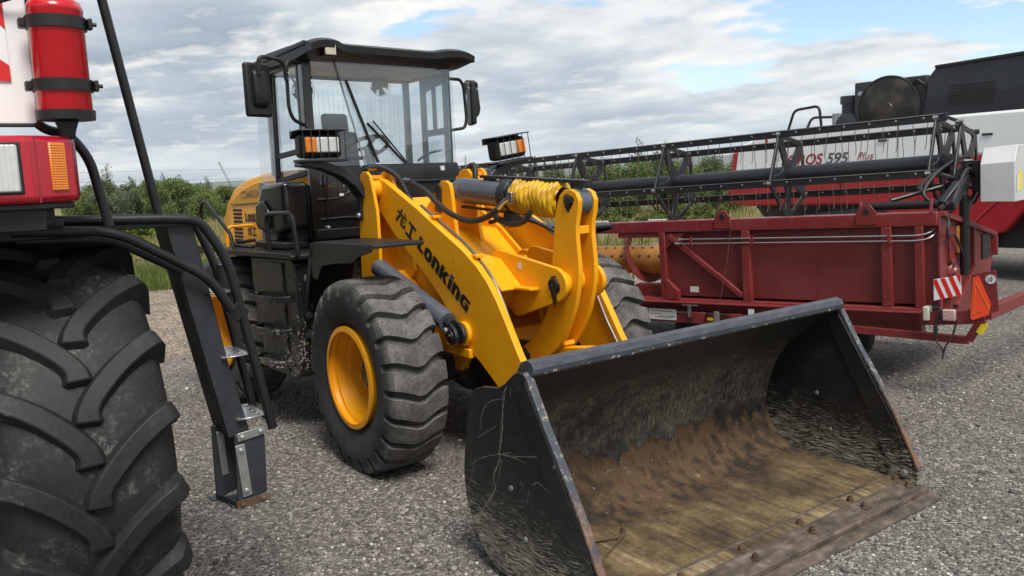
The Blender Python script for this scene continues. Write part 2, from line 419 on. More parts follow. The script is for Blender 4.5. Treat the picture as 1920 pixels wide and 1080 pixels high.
# denser close to the camera
ang = rng.uniform(YAW-R(42), YAW+R(42), NS); dist = 1.9*(14/1.9)**rng.random(NS)
cx_ = CAM.x+np.cos(ang)*dist; cy_ = CAM.y+np.sin(ang)*dist
sz_ = rng.uniform(.0032, .0080, NS)*np.clip(rng.lognormal(0, .45, NS), .5, 3.2)
sc_ = sz_[:, None]*rng.uniform(.7, 1.4, (NS, 3)); sc_[:, 2] *= .62
an = rng.uniform(0, 6.28, NS)
jit = iv[None]*rng.uniform(.75, 1.2, (NS, iv.shape[0], 1))*sc_[:, None, :]
xr = jit[..., 0]*np.cos(an)[:, None]-jit[..., 1]*np.sin(an)[:, None]; yr = jit[..., 0]*np.sin(an)[:, None]+jit[..., 1]*np.cos(an)[:, None]
VV = np.stack([xr+cx_[:, None], yr+cy_[:, None], jit[..., 2]+(sc_[:, 2]*.35)[:, None]], -1).reshape(-1, 3)
FF = (ifc[None]+(np.arange(NS)*len(iv))[:, None, None]).reshape(-1, 3)
me = bpy.data.meshes.new('loose_gravel'); me.vertices.add(len(VV)); me.vertices.foreach_set('co', VV.ravel())
me.loops.add(FF.size); me.loops.foreach_set('vertex_index', FF.ravel().astype(np.int32))
me.polygons.add(len(FF)); me.polygons.foreach_set('loop_start', np.arange(0, FF.size, 3, dtype=np.int32)); me.polygons.foreach_set('loop_total', np.full(len(FF), 3, np.int32))
me.update(); me.validate()
m, t, b = newmat('stones'); isl = t.new('ShaderNodeNewGeometry').outputs['Random Per Island']
t.put(b.inputs['Base Color'], t.ramp(isl, [(0, (.04, .036, .034)), (.4, (.13, .12, .11)), (.8, (.27, .25, .235)), (1, (.58, .55, .51))])); b.inputs['Roughness'].default_value = .85
me.materials.append(MATS['stones']); o = bpy.data.objects.new('loose_gravel', me); scene.collection.objects.link(o)
tag(o, 'small grey stones lying loose on the gravel yard', 'gravel', kind='stuff')

# ================================================================== BUCKET MATERIALS
def bucket_mat(name, side):
    m, t, b = newmat(name); co = t.coord('Object'); x, y, z = t.sep(co)
    nb = t.noise(co, 5.5, 6, .65); nf = t.noise(co, 38, 5, .7)
    c = t.mix(t.step(nb, .4, .7), (.0095, .0098, .011), (.020, .019, .018))
    if not side:
        n_lo = t.noise(co, 2.0, 4, .6)
        # dry grey-tan scuffing on the curved back, in short crossing strokes
        s1 = t.noise(t.map(co, (R(24), 0, 0), (14, 62, 26)), 1, 4, .62); s2 = t.noise(t.map(co, (R(-38), 0, 0), (14, 58, 24)), 1, 4, .62)
        sc = t.math('MAXIMUM', t.step(s1, .53, .58), t.step(s2, .54, .59))
        zj = t.math('MULTIPLY_ADD', t.math('SUBTRACT', n_lo, .5), .45, z)
        up = t.math('MULTIPLY', t.step(zj, .30, .50), t.math('SUBTRACT', 1.0, t.step(zj, .62, .98)))
        clump = t.step(t.math('MULTIPLY_ADD', t.noise(co, 9, 7, .74), .6, t.math('MULTIPLY', n_lo, .4)), .40, .58)
        c = t.mix(t.math('MULTIPLY', t.math('MULTIPLY', t.math('MULTIPLY_ADD', sc, .50, .38), t.math('MULTIPLY_ADD', clump, .85, .15)), t.math('MULTIPLY_ADD', up, .85, .02)), c, t.mix(nf, (.12, .105, .08), (.38, .345, .27)))
        c = t.mix(t.math('MULTIPLY', t.step(t.noise(t.map(co, (R(-35), 0, 0), (9, 200, 14)), 1, 2), .66, .70), .5), c, (.30, .27, .21))
        # caked soil with a ragged, hanging upper edge
        edge_n = t.math('MULTIPLY_ADD', t.noise(t.comb(t.math('MULTIPLY', y, 3.1), 0.0, t.math('MULTIPLY', z, 1.2)), 1.7, 7, .66), .56, .06)
        soil = t.math('SUBTRACT', 1.0, t.step(t.math('SUBTRACT', z, edge_n), -.006, .018))
        sx_ = t.noise(t.map(co, (R(12), 0, 0), (9, 11, 9)), 1, 5, .62)
        f_ = t.math('MULTIPLY_ADD', nf, .16, t.math('MULTIPLY_ADD', n_lo, .34, t.math('MULTIPLY', sx_, .50)))
        sc_ = t.ramp(f_, [(.38, (.010, .007, .0045)), (.44, (.028, .018, .011)), (.49, (.062, .035, .017)), (.54, (.105, .060, .028)), (.585, (.078, .050, .027)), (.63, (.23, .17, .11)), (.70, (.42, .36, .28))])
        c = t.mix(soil, c, sc_)
        cr_ = t.voro(co, 34); c = t.mix(t.math('MULTIPLY', t.math('MULTIPLY', soil, t.math('SUBTRACT', 1.0, t.step(cr_.outputs['Distance'], .20, .30))), t.step(t.sep(cr_.outputs['Color'])[0], .86, .90)), c, t.mix(t.sep(cr_.outputs['Color'])[1], (.035, .022, .012), (.22, .17, .115)))
        # floor: dry tan film dragged front to back, darker towards the heel
        fl = t.math('MULTIPLY', t.math('SUBTRACT', 1.0, t.step(z, .092, .120)), t.step(t.math('MULTIPLY_ADD', nb, .6, x), 2.15, 2.45))
        st = t.noise(t.map(co, (0, 0, R(4)), (2.6, 34, 4)), 1, 5, .60)
        g_ = t.math('MULTIPLY_ADD', st, .22, t.math('MULTIPLY_ADD', n_lo, .42, t.math('MULTIPLY_ADD', nb, .26, t.math('MULTIPLY', nf, .14))))
        g_ = t.math('ADD', g_, t.math('MULTIPLY', t.math('SUBTRACT', x, 2.30), .10))
        tan = t.ramp(g_, [(.38, (.018, .012, .007)), (.45, (.052, .033, .016)), (.51, (.105, .070, .033)), (.57, (.19, .135, .066)), (.64, (.33, .26, .155)), (.74, (.48, .41, .28))])
        c = t.mix(fl, c, tan)
        fr = t.math('MULTIPLY', t.step(t.math('MULTIPLY_ADD', n_lo, .12, x), 2.50, 2.62), t.math('SUBTRACT', 1.0, t.step(st, .45, .56)))
        c = t.mix(t.math('MULTIPLY', fr, .35), c, (.030, .027, .024))
        wet = t.math('MAXIMUM', soil, fl)
        t.put(b.inputs['Roughness'], t.math('MULTIPLY_ADD', wet, .36, t.math('MULTIPLY_ADD', nf, .25, .36)))
        t.put(b.inputs['Normal'], t.bump(t.math('MULTIPLY_ADD', soil, .6, t.math('MULTIPLY', t.math('MULTIPLY_ADD', f_, 2.0, nf), soil)), .8, .010))
    else:
        # scratches in several directions, dense near the ground
        low = t.math('SUBTRACT', 1.0, t.step(t.math('ADD', z, t.math('MULTIPLY', x, .10)), .35, .80))
        xz = t.comb(x, z, 0.0)
        wz = t.vmath('ADD', xz, t.vmath('MULTIPLY', t.noise(xz, 4, 2, out='Color'), (.10, .10, 0)))
        acc = None
        for k, (a_, lx_, sx2, th) in enumerate(((27, 7, 230, .61), (10, 9, 260, .615), (44, 8, 240, .625), (-20, 10, 220, .645), (62, 9, 230, .66), (33, 16, 330, .60))):
            q = t.noise(t.vmath('ADD', t.map(wz, (0, 0, R(a_)), (lx_, sx2, 1)), (k*7.1, k*3.3, 0)), 1, 2, .5)
            s_ = t.step(t.math('MULTIPLY_ADD', low, .085, q), th+.085, th+.115)
            acc = s_ if acc is None else t.math('MAXIMUM', acc, s_)
        acc = t.math('MULTIPLY', acc, t.math('MULTIPLY_ADD', low, .85, .13))
        c = t.mix(acc, c, (.52, .50, .39))
        c = t.mix(t.math('MULTIPLY', t.math('MULTIPLY', t.math('POWER', low, 2.0), t.step(t.math('MULTIPLY_ADD', nf, .4, t.math('MULTIPLY', nb, .6)), .50, .64)), .50), c, (.20, .19, .14))
        t.put(b.inputs['Roughness'], t.math('MULTIPLY_ADD', nf, .25, .22))
    t.put(b.inputs['Base Color'], c)
bucket_mat('bucket_shell', False); bucket_mat('bucket_side', True)
# worn edge: paint rubbed to bare, rusty and pale metal
m, t, b = newmat('worn_edge'); co = t.coord('Object'); x, y, z = t.sep(co)
n1 = t.noise(co, 14, 5, .7); n2 = t.noise(co, 60, 4, .7)
c = t.mix(t.step(t.math('MULTIPLY_ADD', n2, .5, t.math('MULTIPLY', n1, .5)), .50, .62), (.045, .052, .066), (.26, .235, .19))
c = t.mix(t.math('MULTIPLY', t.math('SUBTRACT', 1.0, t.step(z, .25, .75)), t.step(n1, .35, .55)), c, (.17, .085, .05))
t.put(b.inputs['Base Color'], c); b.inputs['Roughness'].default_value = .45
m, t, b = newmat('lip_skylit'); co = t.coord('Object'); n1 = t.noise(t.map(co, (0, 0, 0), (9, 3, 9)), 3, 5, .7); n2 = t.noise(co, 45, 4, .7)
c = t.mix(t.step(n1, .35, .7), (.032, .037, .047), (.060, .068, .083))  # black lip made lighter and bluer: light from the sky put into its colour
chips = t.math('MULTIPLY', t.step(t.math('MULTIPLY_ADD', n2, .6, t.math('MULTIPLY', n1, .4)), .565, .60), t.math('SUBTRACT', 1.0, t.step(t.sep(co)[2], 1.072, 1.095)))
c = t.mix(chips, c, (.55, .53, .47)); c = t.mix(t.step(t.noise(co, 90, 3), .70, .74), c, (.5, .5, .48))
t.put(b.inputs['Base Color'], c); b.inputs['Roughness'].default_value = .38
m, t, b = newmat('edge_steel'); co = t.coord('Object'); st = t.noise(t.map(co, (0, 0, 0), (22, 6, 20)), 1, 5, .6); nn = t.noise(co, 16, 6, .68)
c = t.ramp(t.math('MULTIPLY_ADD', nn, .4, t.math('MULTIPLY', st, .6)), [(.34, (.035, .031, .028)), (.45, (.090, .073, .060)), (.54, (.145, .105, .078)), (.62, (.20, .175, .15)), (.72, (.40, .36, .28))])
t.put(b.inputs['Base Color'], c); b.inputs['Roughness'].default_value = .5; b.inputs['Metallic'].default_value = .3; t.put(b.inputs['Normal'], t.bump(nn, .3, .004))
# loader tyre: dusty grey blocks, blacker flanks
m, t, b = newmat('loader_tyre'); co = t.coord('Object'); n1 = t.noise(co, 7, 5, .65); n2 = t.noise(co, 60, 4, .7)
c = t.mix(t.step(t.math('MULTIPLY_ADD', n2, .45, t.math('MULTIPLY', n1, .55)), .40, .64), (.060, .058, .056), (.155, .150, .142))
sl = t.voro(t.vmath('ADD', co, (.3, .1, .7)), 9, 'DISTANCE_TO_EDGE').outputs['Distance']
rr2 = t.math('SQRT', t.math('ADD', t.math('POWER', t.sep(co)[0], 2.0), t.math('POWER', t.sep(co)[2], 2.0)))
c = t.mix(t.math('SUBTRACT', 1.0, t.step(rr2, .585, .645)), c, t.mix(t.step(n1, .35, .7), (.024, .0235, .023), (.050, .048, .046)))
c = t.mix(t.math('MULTIPLY', t.math('SUBTRACT', 1.0, t.step(sl, .0, .012)), .35), c, (.12, .115, .105))
t.put(b.inputs['Base Color'], c); b.inputs['Roughness'].default_value = .78; b.inputs['Specular IOR Level'].default_value = .3
t.put(b.inputs['Normal'], t.bump(n2, .35, .004))
m, t, b = newmat('harvester_tyre'); co = t.coord('Object'); n1 = t.noise(co, 5, 6, .65); n2 = t.noise(co, 45, 5, .75)
v = t.math('MULTIPLY_ADD', n2, .5, t.math('MULTIPLY', n1, .5))
c = t.mix(t.step(v, .35, .60), (.0075, .0075, .008), (.019, .019, .0195))
c = t.mix(t.math('MULTIPLY', t.math('MULTIPLY', t.step(n1, .50, .64), t.step(n2, .47, .60)), .8), c, (.10, .096, .09))
t.put(b.inputs['Base Color'], c); b.inputs['Roughness'].default_value = .62; b.inputs['Specular IOR Level'].default_value = .35
t.put(b.inputs['Normal'], t.bump(n2, .3, .004))
# black panel spattered with dried mud
m, t, b = newmat('spattered'); co = t.coord('Object'); z = t.sep(co)[2]
sp1 = t.noise(co, 55, 3, .6); sp2 = t.noise(co, 17, 4, .6); lw = t.math('SUBTRACT', 1.0, t.step(z, .55, 1.25))
s_ = t.step(t.math('ADD', t.math('MULTIPLY_ADD', sp2, .35, t.math('MULTIPLY', sp1, .65)), t.math('MULTIPLY', lw, .10)), .625, .645)
t.put(b.inputs['Base Color'], t.mix(s_, (.011, .011, .0115), (.23, .215, .175))); t.put(b.inputs['Roughness'], t.math('MULTIPLY_ADD', s_, .5, .35))

# ================================================================== WHEEL LOADER
LD = empty('wheel_loader', (0, 0, 0))
tag(LD, 'yellow wheel loader with black bucket on the ground, facing the camera', 'wheel loader')
RA = R(5.0)
def rear(p):
    x, y = p.x+1.3, p.y; c_, s_ = math.cos(RA), math.sin(RA)
    return Vector((-1.3+x*c_-y*s_, x*s_+y*c_, p.z))
ident = lambda p: p

# ---- bucket
inner = spline([(2.17, 0, 1.085), (2.02, 0, .965), (1.79, 0, .78), (1.685, 0, .60), (1.635, 0, .42), (1.645, 0, .30), (1.70, 0, .20), (1.79, 0, .13), (1.92, 0, .098), (2.20, 0, .088), (2.56, 0, .080)], 4)
inner = [(p.x, p.z) for p in inner]
outer = []
for i, (x, z) in enumerate(inner):
    a = inner[max(i-1, 0)]; c = inner[min(i+1, len(inner)-1)]; dx, dz = c[0]-a[0], c[1]-a[1]; L = math.hypot(dx, dz)
    outer.append((x+dz/L*.022, z-dx/L*.022))
mb = MB(); n = len(inner); V = []
ys = [-1.205+2.41*k/12 for k in range(13)]
for y in ys: V += [(x, y, z) for x, z in inner]+[(x, y, z) for x, z in outer]
F = []
for k in range(12):
    o0, o1 = k*2*n, (k+1)*2*n
    for i in range(n-1): F += [(o0+i, o0+i+1, o1+i+1, o1+i), (o0+n+i+1, o0+n+i, o1+n+i, o1+n+i+1)]
    F += [(o0, o1, o1+n, o0+n), (o0+n-1, o0+2*n-1, o1+2*n-1, o1+n-1)]
mb.add(V, F); BK = mb.build('bucket', 'bucket_shell', LD, smooth=40)
plate = [(1.70, .88), (1.73, .925), (1.80, .952), (1.94, .972), (2.00, 1.005), (2.06, 1.055), (2.105, 1.078), (2.145, 1.075), (2.175, 1.045), (2.29, .85), (2.42, .655), (2.54, .46), (2.655, .235), (2.685, .155), (2.69, .07), (2.62, .052),
         (1.90, .035), (1.80, .07), (1.72, .14), (1.665, .22), (1.615, .32), (1.60, .46), (1.625, .62), (1.665, .78)]
for s in (-1, 1):
    sp_ = MB().prism(plate, 1, s*1.207, s*1.234).build('side_plate', 'bucket_side', BK, bevel=.003)
    st_ = MB().prism([(2.15, 1.085), (2.185, 1.06), (2.30, .86), (2.43, .665), (2.55, .47), (2.665, .24), (2.698, .16), (2.690, .152), (2.655, .225), (2.535, .457), (2.415, .652), (2.285, .848), (2.165, 1.05)], 1, s*1.200, s*1.242).build('edge_strip', 'worn_edge', BK, bevel=.003)
    # reinforcing plate along the front edge
    ri = [(2.085, .985), (2.165, 1.04), (2.535, .44), (2.655, .19), (2.66, .085), (2.52, .078), (2.50, .19), (2.40, .42)]
    MB().prism(ri, 1, s*1.196 if s > 0 else s*1.2335, s*1.208 if s > 0 else s*1.242).build('wear_plate', 'bucket_side', BK, bevel=.002)
    MB().lathe([(0, .022), (.012, .022), (.016, .016), (.016, .010)], (2.615, s*1.234 if s < 0 else 1.196, .13), (0, -1, 0), 12).build('bolt', 'galv', BK)
    for (bx_, bz_) in ((2.36, .70), (2.02, .50), (2.12, .28)):
        MB().lathe([(0, .014), (.006, .013), (.009, .006)], (bx_, s*1.234 if s < 0 else 1.207, bz_), (0, -1, 0), 10).build('bolt', 'galv', BK)
MB().prism([(2.055, 1.055), (2.10, 1.120), (2.15, 1.138), (2.182, 1.128), (2.200, 1.100), (2.197, 1.072), (2.172, 1.058), (2.12, 1.075), (2.085, 1.035)], 1, -1.212, 1.212).build('lip', 'lip_skylit', BK, bevel=.006)
MB().prism([(2.50, .086), (2.605, .082), (2.735, .058), (2.735, .030), (2.50, .056)], 1, -1.25, 1.25).build('cutting_edge', 'edge_steel', BK, bevel=.004)
MB().prism([(2.53, .0905), (2.60, .0865), (2.60, .080), (2.53, .084)], 1, -1.19, 1.19).build('edge_overlay', 'bucket_shell', BK, bevel=.002)
MB().prism([(2.60, .032), (2.752, .028), (2.800, .018), (2.805, .004), (2.60, .004)], 1, -1.262, 1.262).build('cutting_blade', 'edge_steel', BK, bevel=.003)
MB().tube([(2.527, -1.19, .089), (2.527, 1.19, .089)], .006, 6).build('weld_seam', 'edge_steel', BK)
for yb in (-1.16, -.70, -.25, .21, .69, 1.16):
    for xb in (2.585, 2.665):
        zz = .084 if xb < 2.6 else .072
        MB().lathe([(0, .024), (.006, .024), (.006, .017), (.026, .017), (.026, .011), (.034, .011)], (xb, yb+rng.uniform(-.01, .01), zz), (0, 0, 1), 6).build('bolt', 'steel_rust', BK, smooth=0)
SCR = [[(2.019, 0.995), (1.984, 0.941), (1.976, 0.834), (1.952, 0.712), (1.93, 0.638), (1.937, 0.62), (1.881, 0.535), (1.878, 0.494), (1.884, 0.455), (1.836, 0.39), (1.77, 0.318), (1.719, 0.238)], [(2.003, 0.964), (1.964, 0.822), (1.94, 0.709), (1.922, 0.641)], [(1.954, 0.624), (1.924, 0.547), (1.894, 0.479), (1.818, 0.374), (1.779, 0.326)], [(1.669, 0.522), (1.782, 0.589), (1.922, 0.641), (2.038, 0.681)], [(1.947, 0.65), (2.037, 0.664), (2.13, 0.684), (2.25, 0.715)], [(1.947, 0.647), (2.068, 0.66), (2.144, 0.655)], [(2.233, 0.793), (2.298, 0.816)], [(2.245, 0.758), (2.331, 0.776)], [(2.257, 0.713), (2.337, 0.752)], [(2.233, 0.793), (2.264, 0.715)], [(2.106, 1.017), (2.118, 0.977), (2.175, 0.92)], [(2.051, 0.997), (2.04, 0.952)], [(2.191, 0.566), (2.229, 0.589), (2.285, 0.576), (2.32, 0.559)], [(2.092, 0.556), (2.121, 0.536)], [(2.159, 0.528), (2.14, 0.466)], [(1.975, 0.925), (1.908, 0.908), (1.856, 0.881), (1.8, 0.825), (1.772, 0.728)], [(2.297, 0.666), (2.319, 0.688), (2.347, 0.68)], [(2.341, 0.574), (2.388, 0.548)], [(1.745, 0.681), (1.916, 0.781)], [(1.719, 0.572), (1.627, 0.357)]]
sm_ = MB()
for ln in SCR:
    w0 = .0028 if len(ln) > 6 else .0012; ln = [(p.x, p.z) for p in spline([(x_, 0, z_) for x_, z_ in ln], 4)]; ln = [(x_+rng.normal()*.0005, z_+rng.normal()*.0005) for x_, z_ in ln]
    for i in range(len(ln)-1):
        a, b_ = Vector((ln[i][0], 0, ln[i][1])), Vector((ln[i+1][0], 0, ln[i+1][1])); d_ = (b_-a).normalized(); p_ = Vector((-d_.z, 0, d_.x))
        wa, wb = w0*rng.uniform(.25, 1.3), w0*rng.uniform(.25, 1.3); y_ = -1.2352
        sm_.add([a-p_*wa+Vector((0, y_, 0)), b_-p_*wb+Vector((0, y_, 0)), b_+p_*wb+Vector((0, y_, 0)), a+p_*wa+Vector((0, y_, 0))], [(0, 1, 2, 3)])
paint('scratch', (.30, .29, .25), .6, var=.25, scale=30)
tag(sm_.build('scratch_marks', 'scratch', BK, smooth=0), kind='stuff')
# ears behind the bucket that take the arms and the link
for s in (-1, 1):
    for d in (-.075, .075):
        MB().prism([(1.655, .60), (1.52, .56), (1.25, .40), (1.20, .30), (1.24, .21), (1.33, .19), (1.615, .29), (1.605, .44)], 1, s*.43+d-.012, s*.43+d+.012).build('hinge_ear', 'black_paint', BK, bevel=.003)
for d in (-.10, .10):
    MB().prism([(1.88, .90), (1.72, .93), (1.55, .90), (1.50, .82), (1.60, .70), (1.67, .63), (1.745, .78)], 1, d-.012, d+.012).build('hinge_ear', 'black_paint', BK, bevel=.003)
# twig of bent rebar left on the floor of the bucket
tw = MB().tube(fillet([(1.98, -.98, .108), (2.12, -.62, .112), (2.02, -.52, .115), (2.10, -.58, .11), (2.25, -.90, .10)], .03), .006, 6).build('bent_rod', 'steel_rust', None)
tag(tw, 'thin rusty bent rod lying on the floor of the loader bucket', 'rod')

# ---- lift arms
armp = [(-.822, 1.856), (-.827, 1.913), (-.791, 1.965), (-.718, 1.986), (-.635, 1.965), (-.146, 1.76), (.134, 1.629), (.446, 1.487), (.613, 1.388), (.727, 1.295), (.82, 1.191), (.924, 1.04), (1.039, .863), (1.153, .718), (1.278, .546), (1.361, .359), (1.35, .266), (1.288, .214), (1.215, .219), (1.132, .276), (.81, .614), (.613, .744), (.488, .817), (.384, .869), (.301, .967), (.155, 1.123), (-.053, 1.274), (-.271, 1.414), (-.5, 1.56), (-.687, 1.705), (-.77, 1.773)]
arms = []
for s in (-1, 1):
    arms.append(MB().prism(armp, 1, s*.405, s*.455).build('lift_arm', 'yellow', LD, bevel=.005))
    MB().cyl((-.733, s*.383, 1.897), (-.733, s*.513, 1.897), .075, n=24).build('pivot_boss', 'yellow', arms[-1], bevel=.004)
    MB().cyl((.447, s*.455, .918), (.447, s*.486, .918), .085, n=24).build('pivot_boss', 'yellow', arms[-1], bevel=.004)
    # steel line clipped along the upper edge
    hp = spline([(-.177, s*.392, 1.773), (.114, s*.39, 1.648), (.425, s*.39, 1.502), (.675, s*.39, 1.331), (.81, s*.39, 1.16), (.924, s*.39, .962), (1.07, s*.392, .754), (1.215, s*.395, .546)], 5)
    MB().tube(hp, .011, 8).build('grease_line', 'steel_line', arms[-1])
    for (cx0, cz0) in ((.031, 1.695), (.55, 1.445)):
        MB().box((cx0, s*.40, cz0), (.06, .06, .02)).build('pipe_clip', 'yellow', arms[-1], bevel=.003)
AR = arms[0]
# lettering on the near arm
def glyphs(spec, org, d, up, ax_off, mat, parent, gap=.06, ydir=None):
    """spec: list of glyph loop lists in a unit box with their widths; the loops are even-odd filled"""
    loops = []; x = 0
    for wd, ls in spec:
        for l in ls: loops.append([((x+p[0]), p[1]) for p in l])
        x += wd+gap
    return loops, x-gap
def rr(x0, y0, x1, y1, r_): return [(x0+r_, y0), (x1-r_, y0), (x1, y0+r_), (x1, y1-r_), (x1-r_, y1), (x0+r_, y1), (x0, y1-r_), (x0, y0+r_)]
LT = {'L': (.62, [[(0, 0), (.62, 0), (.62, .24), (.31, .24), (.31, 1), (0, 1)]]),
      'O': (.76, [rr(0, 0, .76, .88, .2), rr(.29, .24, .47, .64, .06)]),
      'N': (.74, [[(0, 0), (0, .88), (.52, .88), (.74, .66), (.74, 0), (.44, 0), (.44, .60), (.40, .64), (.30, .64), (.30, 0)]]),
      'K': (.80, [[(0, 0), (0, 1), (.29, 1), (.29, .56), (.46, .88), (.80, .88), (.52, .47), (.82, 0), (.49, 0), (.29, .36), (.29, 0)]]),
      'I': (.30, [[(0, 0), (0, .78), (.30, .78), (.30, 0)]]),
      'G': (.78, [[(.78, .64), (.78, .88), (.20, .88), (0, .66), (0, .2), (.2, 0), (.78, 0), (.78, .50), (.40, .50), (.40, .36), (.50, .36), (.50, .22), (.33, .22), (.29, .27), (.29, .58), (.34, .64)]])}
word = [LT[k] for k in 'LONKING']
CJ = [(1.0, [[(0, .60), (.02, .74), (.98, .80), (1.0, .66)], [(.30, 1.0), (.46, 1.0), (.40, .76), (.26, .75)], [(.24, .58), (.40, .59), (.20, .02), (.03, .10)], [(.50, .60), (.64, .61), (.62, .24), (.88, .24), (.88, .38), (1.0, .38), (1.0, .10), (.50, .10)], [(.80, .54), (.90, .46), (.66, .33), (.66, .44)], [(.62, .98), (.72, .84), (.86, .86), (.76, 1.0)]]),
      (.86, [[(.06, .92), (.80, .92), (.80, .76), (.52, .76), (.52, .16), (.86, .16), (.86, 0), (0, 0), (0, .16), (.34, .16), (.34, .76), (.06, .76)]])]
def place_loops(loops, width, length, height, org, d, up, nrm, mat, parent, name='lettering', lift=.0015):
    """flat print: polygons mapped on a plane"""
    sxl = length/width
    o = holed(name, [(p[0]*sxl, p[1]*height) for p in loops[0]], [[(p[0]*sxl, p[1]*height) for p in l] for l in loops[1:]], 2, 0, .001, mat, parent)
    D_, U_, N_ = Vector(d).normalized(), Vector(up).normalized(), Vector(nrm).normalized(); O_ = Vector(org)
    for v in o.data.vertices: v.co = O_+D_*v.co.x+U_*v.co.y+N_*(v.co.z+lift)
    return o
ad = Vector((.838, 0, -.545)); au = Vector((.545, 0, .838)); yo_ = -.455
lp, wd = glyphs(word, None, None, None, None, None, None, gap=.07)
place_loops(lp, wd, .755, .105, (-.157, yo_, 1.474), ad, au, (0, -1, 0), 'print_black', AR)
ix = sum(k[0]+.07 for k in word[:4])*.755/wd
place_loops([[(0, 0), (.30, 0), (.30, .25), (0, .25)]], .30, .30*.755/wd, .105, Vector((-.157, yo_, 1.474))+ad*ix+au*.090, ad, au, (0, -1, 0), 'print_blue', AR)
lp, wd = glyphs(CJ, None, None, None, None, None, None, gap=.12)
place_loops(lp, wd, .315, .130, (-.471, yo_, 1.669), ad, au, (0, -1, 0), 'print_black', AR)

# ---- front frame with its towers
frp = [(-.98, 1.50), (-.88, 1.52), (-.50, 1.52), (-.18, 1.38), (.06, 1.18), (.26, .96), (.30, .72), (.20, .60), (-1.0, .60), (-1.05, .80)]
FFm = MB().prism(frp, 1, -.352, -.325).prism(frp, 1, .325, .352)
FFm.prism([(-.95, 1.02), (.30, .86), (.32, .62), (-.95, .62)], 1, -.324, .324)
FF_ = FFm.build('front_frame', 'yellow', LD, bevel=.004)
for s in (-1, 1):
    to = [(-.93, 1.278), (-.889, 1.898), (-.842, 2.017), (-.796, 2.037), (-.739, 2.037), (-.682, 2.001), (-.636, 1.857), (-.6, 1.733), (-.595, 1.433), (-.62, 1.175), (-.93, 1.175)]
    ti = [(-.94, 1.282), (-.889, 1.898), (-.817, 2.016), (-.765, 2.032), (-.693, 2.032), (-.632, 1.98), (-.529, 1.795), (-.426, 1.569), (-.344, 1.282), (-.447, 1.179), (-.94, 1.179)]
    MB().prism(to, 1, s*.515, s*.542).build('tower_plate', 'yellow', FF_, bevel=.004)
    MB().prism(ti, 1, s*.355, s*.382).build('tower_plate', 'yellow', FF_, bevel=.004)
    MB().span((-.86, s*.384, 1.975), (-.70, s*.513, 2.005)).build('tower_top', 'yellow', FF_, bevel=.004)
    MB().span((-.925, s*.384, 1.20), (-.895, s*.513, 1.97)).build('tower_back', 'yellow', FF_, bevel=.004)
    MB().prism([(-.80, 1.12), (-.50, 1.28), (-.30, 1.15), (-.16, .80), (-.3, .62), (-.88, .62)], 1, s*.36, s*.51).build('tower_foot', 'yellow', FF_, bevel=.006)
    # pin keeper with two bolts
    k_ = MB().prism([(-.853+.03*math.cos(a_), 1.929+.03*math.sin(a_)) for a_ in [math.pi*i/8 for i in range(9)]]+[(-.883, 1.691)]+[(-.853+.03*math.cos(a_), 1.691+.03*math.sin(a_)) for a_ in [math.pi+math.pi*i/8 for i in range(1, 9)]], 1, s*.544, s*.565).build('pin_keeper', 'dark_grey', FF_, bevel=.004)
    for zb in (1.92, 1.70): MB().lathe([(0, .022), (.018, .021), (.022, .012)], (-.853, s*.565, zb), (0, s, 0), 10).build('bolt', 'galv', k_)
dk = [(-.80, 1.80), (-.76, 1.82), (-.64, 1.66), (-.60, 1.585), (-.26, 1.56), (.06, 1.33), (.34, 1.15), (.33, 1.11), (.03, 1.29), (-.28, 1.525), (-.63, 1.55), (-.68, 1.63)]
MB().prism(dk, 1, -.354, .325).build('deck_plate', 'yellow', FF_, bevel=.004)
for s in (-1, 1):
    MB().prism([(-.74, 1.82), (-.68, 1.82), (-.52, 1.72), (-.20, 1.56), (.10, 1.36), (.36, 1.16), (.30, 1.05), (-.7, 1.5)], 1, s*.34-.012, s*.34+.012).build('deck_cheek', 'yellow', FF_, bevel=.004)
    MB().prism([(-.66, 1.60), (-.63, 1.70), (-.42, 1.865), (-.375, 1.915), (-.33, 1.945), (-.27, 1.945), (-.215, 1.92), (-.195, 1.86), (-.17, 1.66), (-.13, 1.45), (-.56, 1.545)], 1, s*.105-.016, s*.105+.016).build('cylinder_bracket', 'yellow', FF_, bevel=.005)
    MB().prism([(-.36+.04*math.cos(a_), 1.88+.04*math.sin(a_)) for a_ in [math.pi*i/6 for i in range(7)]]+[(-.42, 1.72), (-.34, 1.70)], 1, s*.122, s*.136).build('keeper_plate', 'dark_grey', FF_, bevel=.003)
MB().tube(fillet([(-.16, -.26, 1.52), (-.04, -.22, 1.515), (-.04, -.22, 1.46)], .02), .014, 8).build('frame_hook', 'black_paint', FF_)
MB().lathe([(0, .02), (.015, .018), (.018, .008)], (.05, .16, 1.36), (.6, 0, .8), 8).build('bolt', 'yellow', FF_)
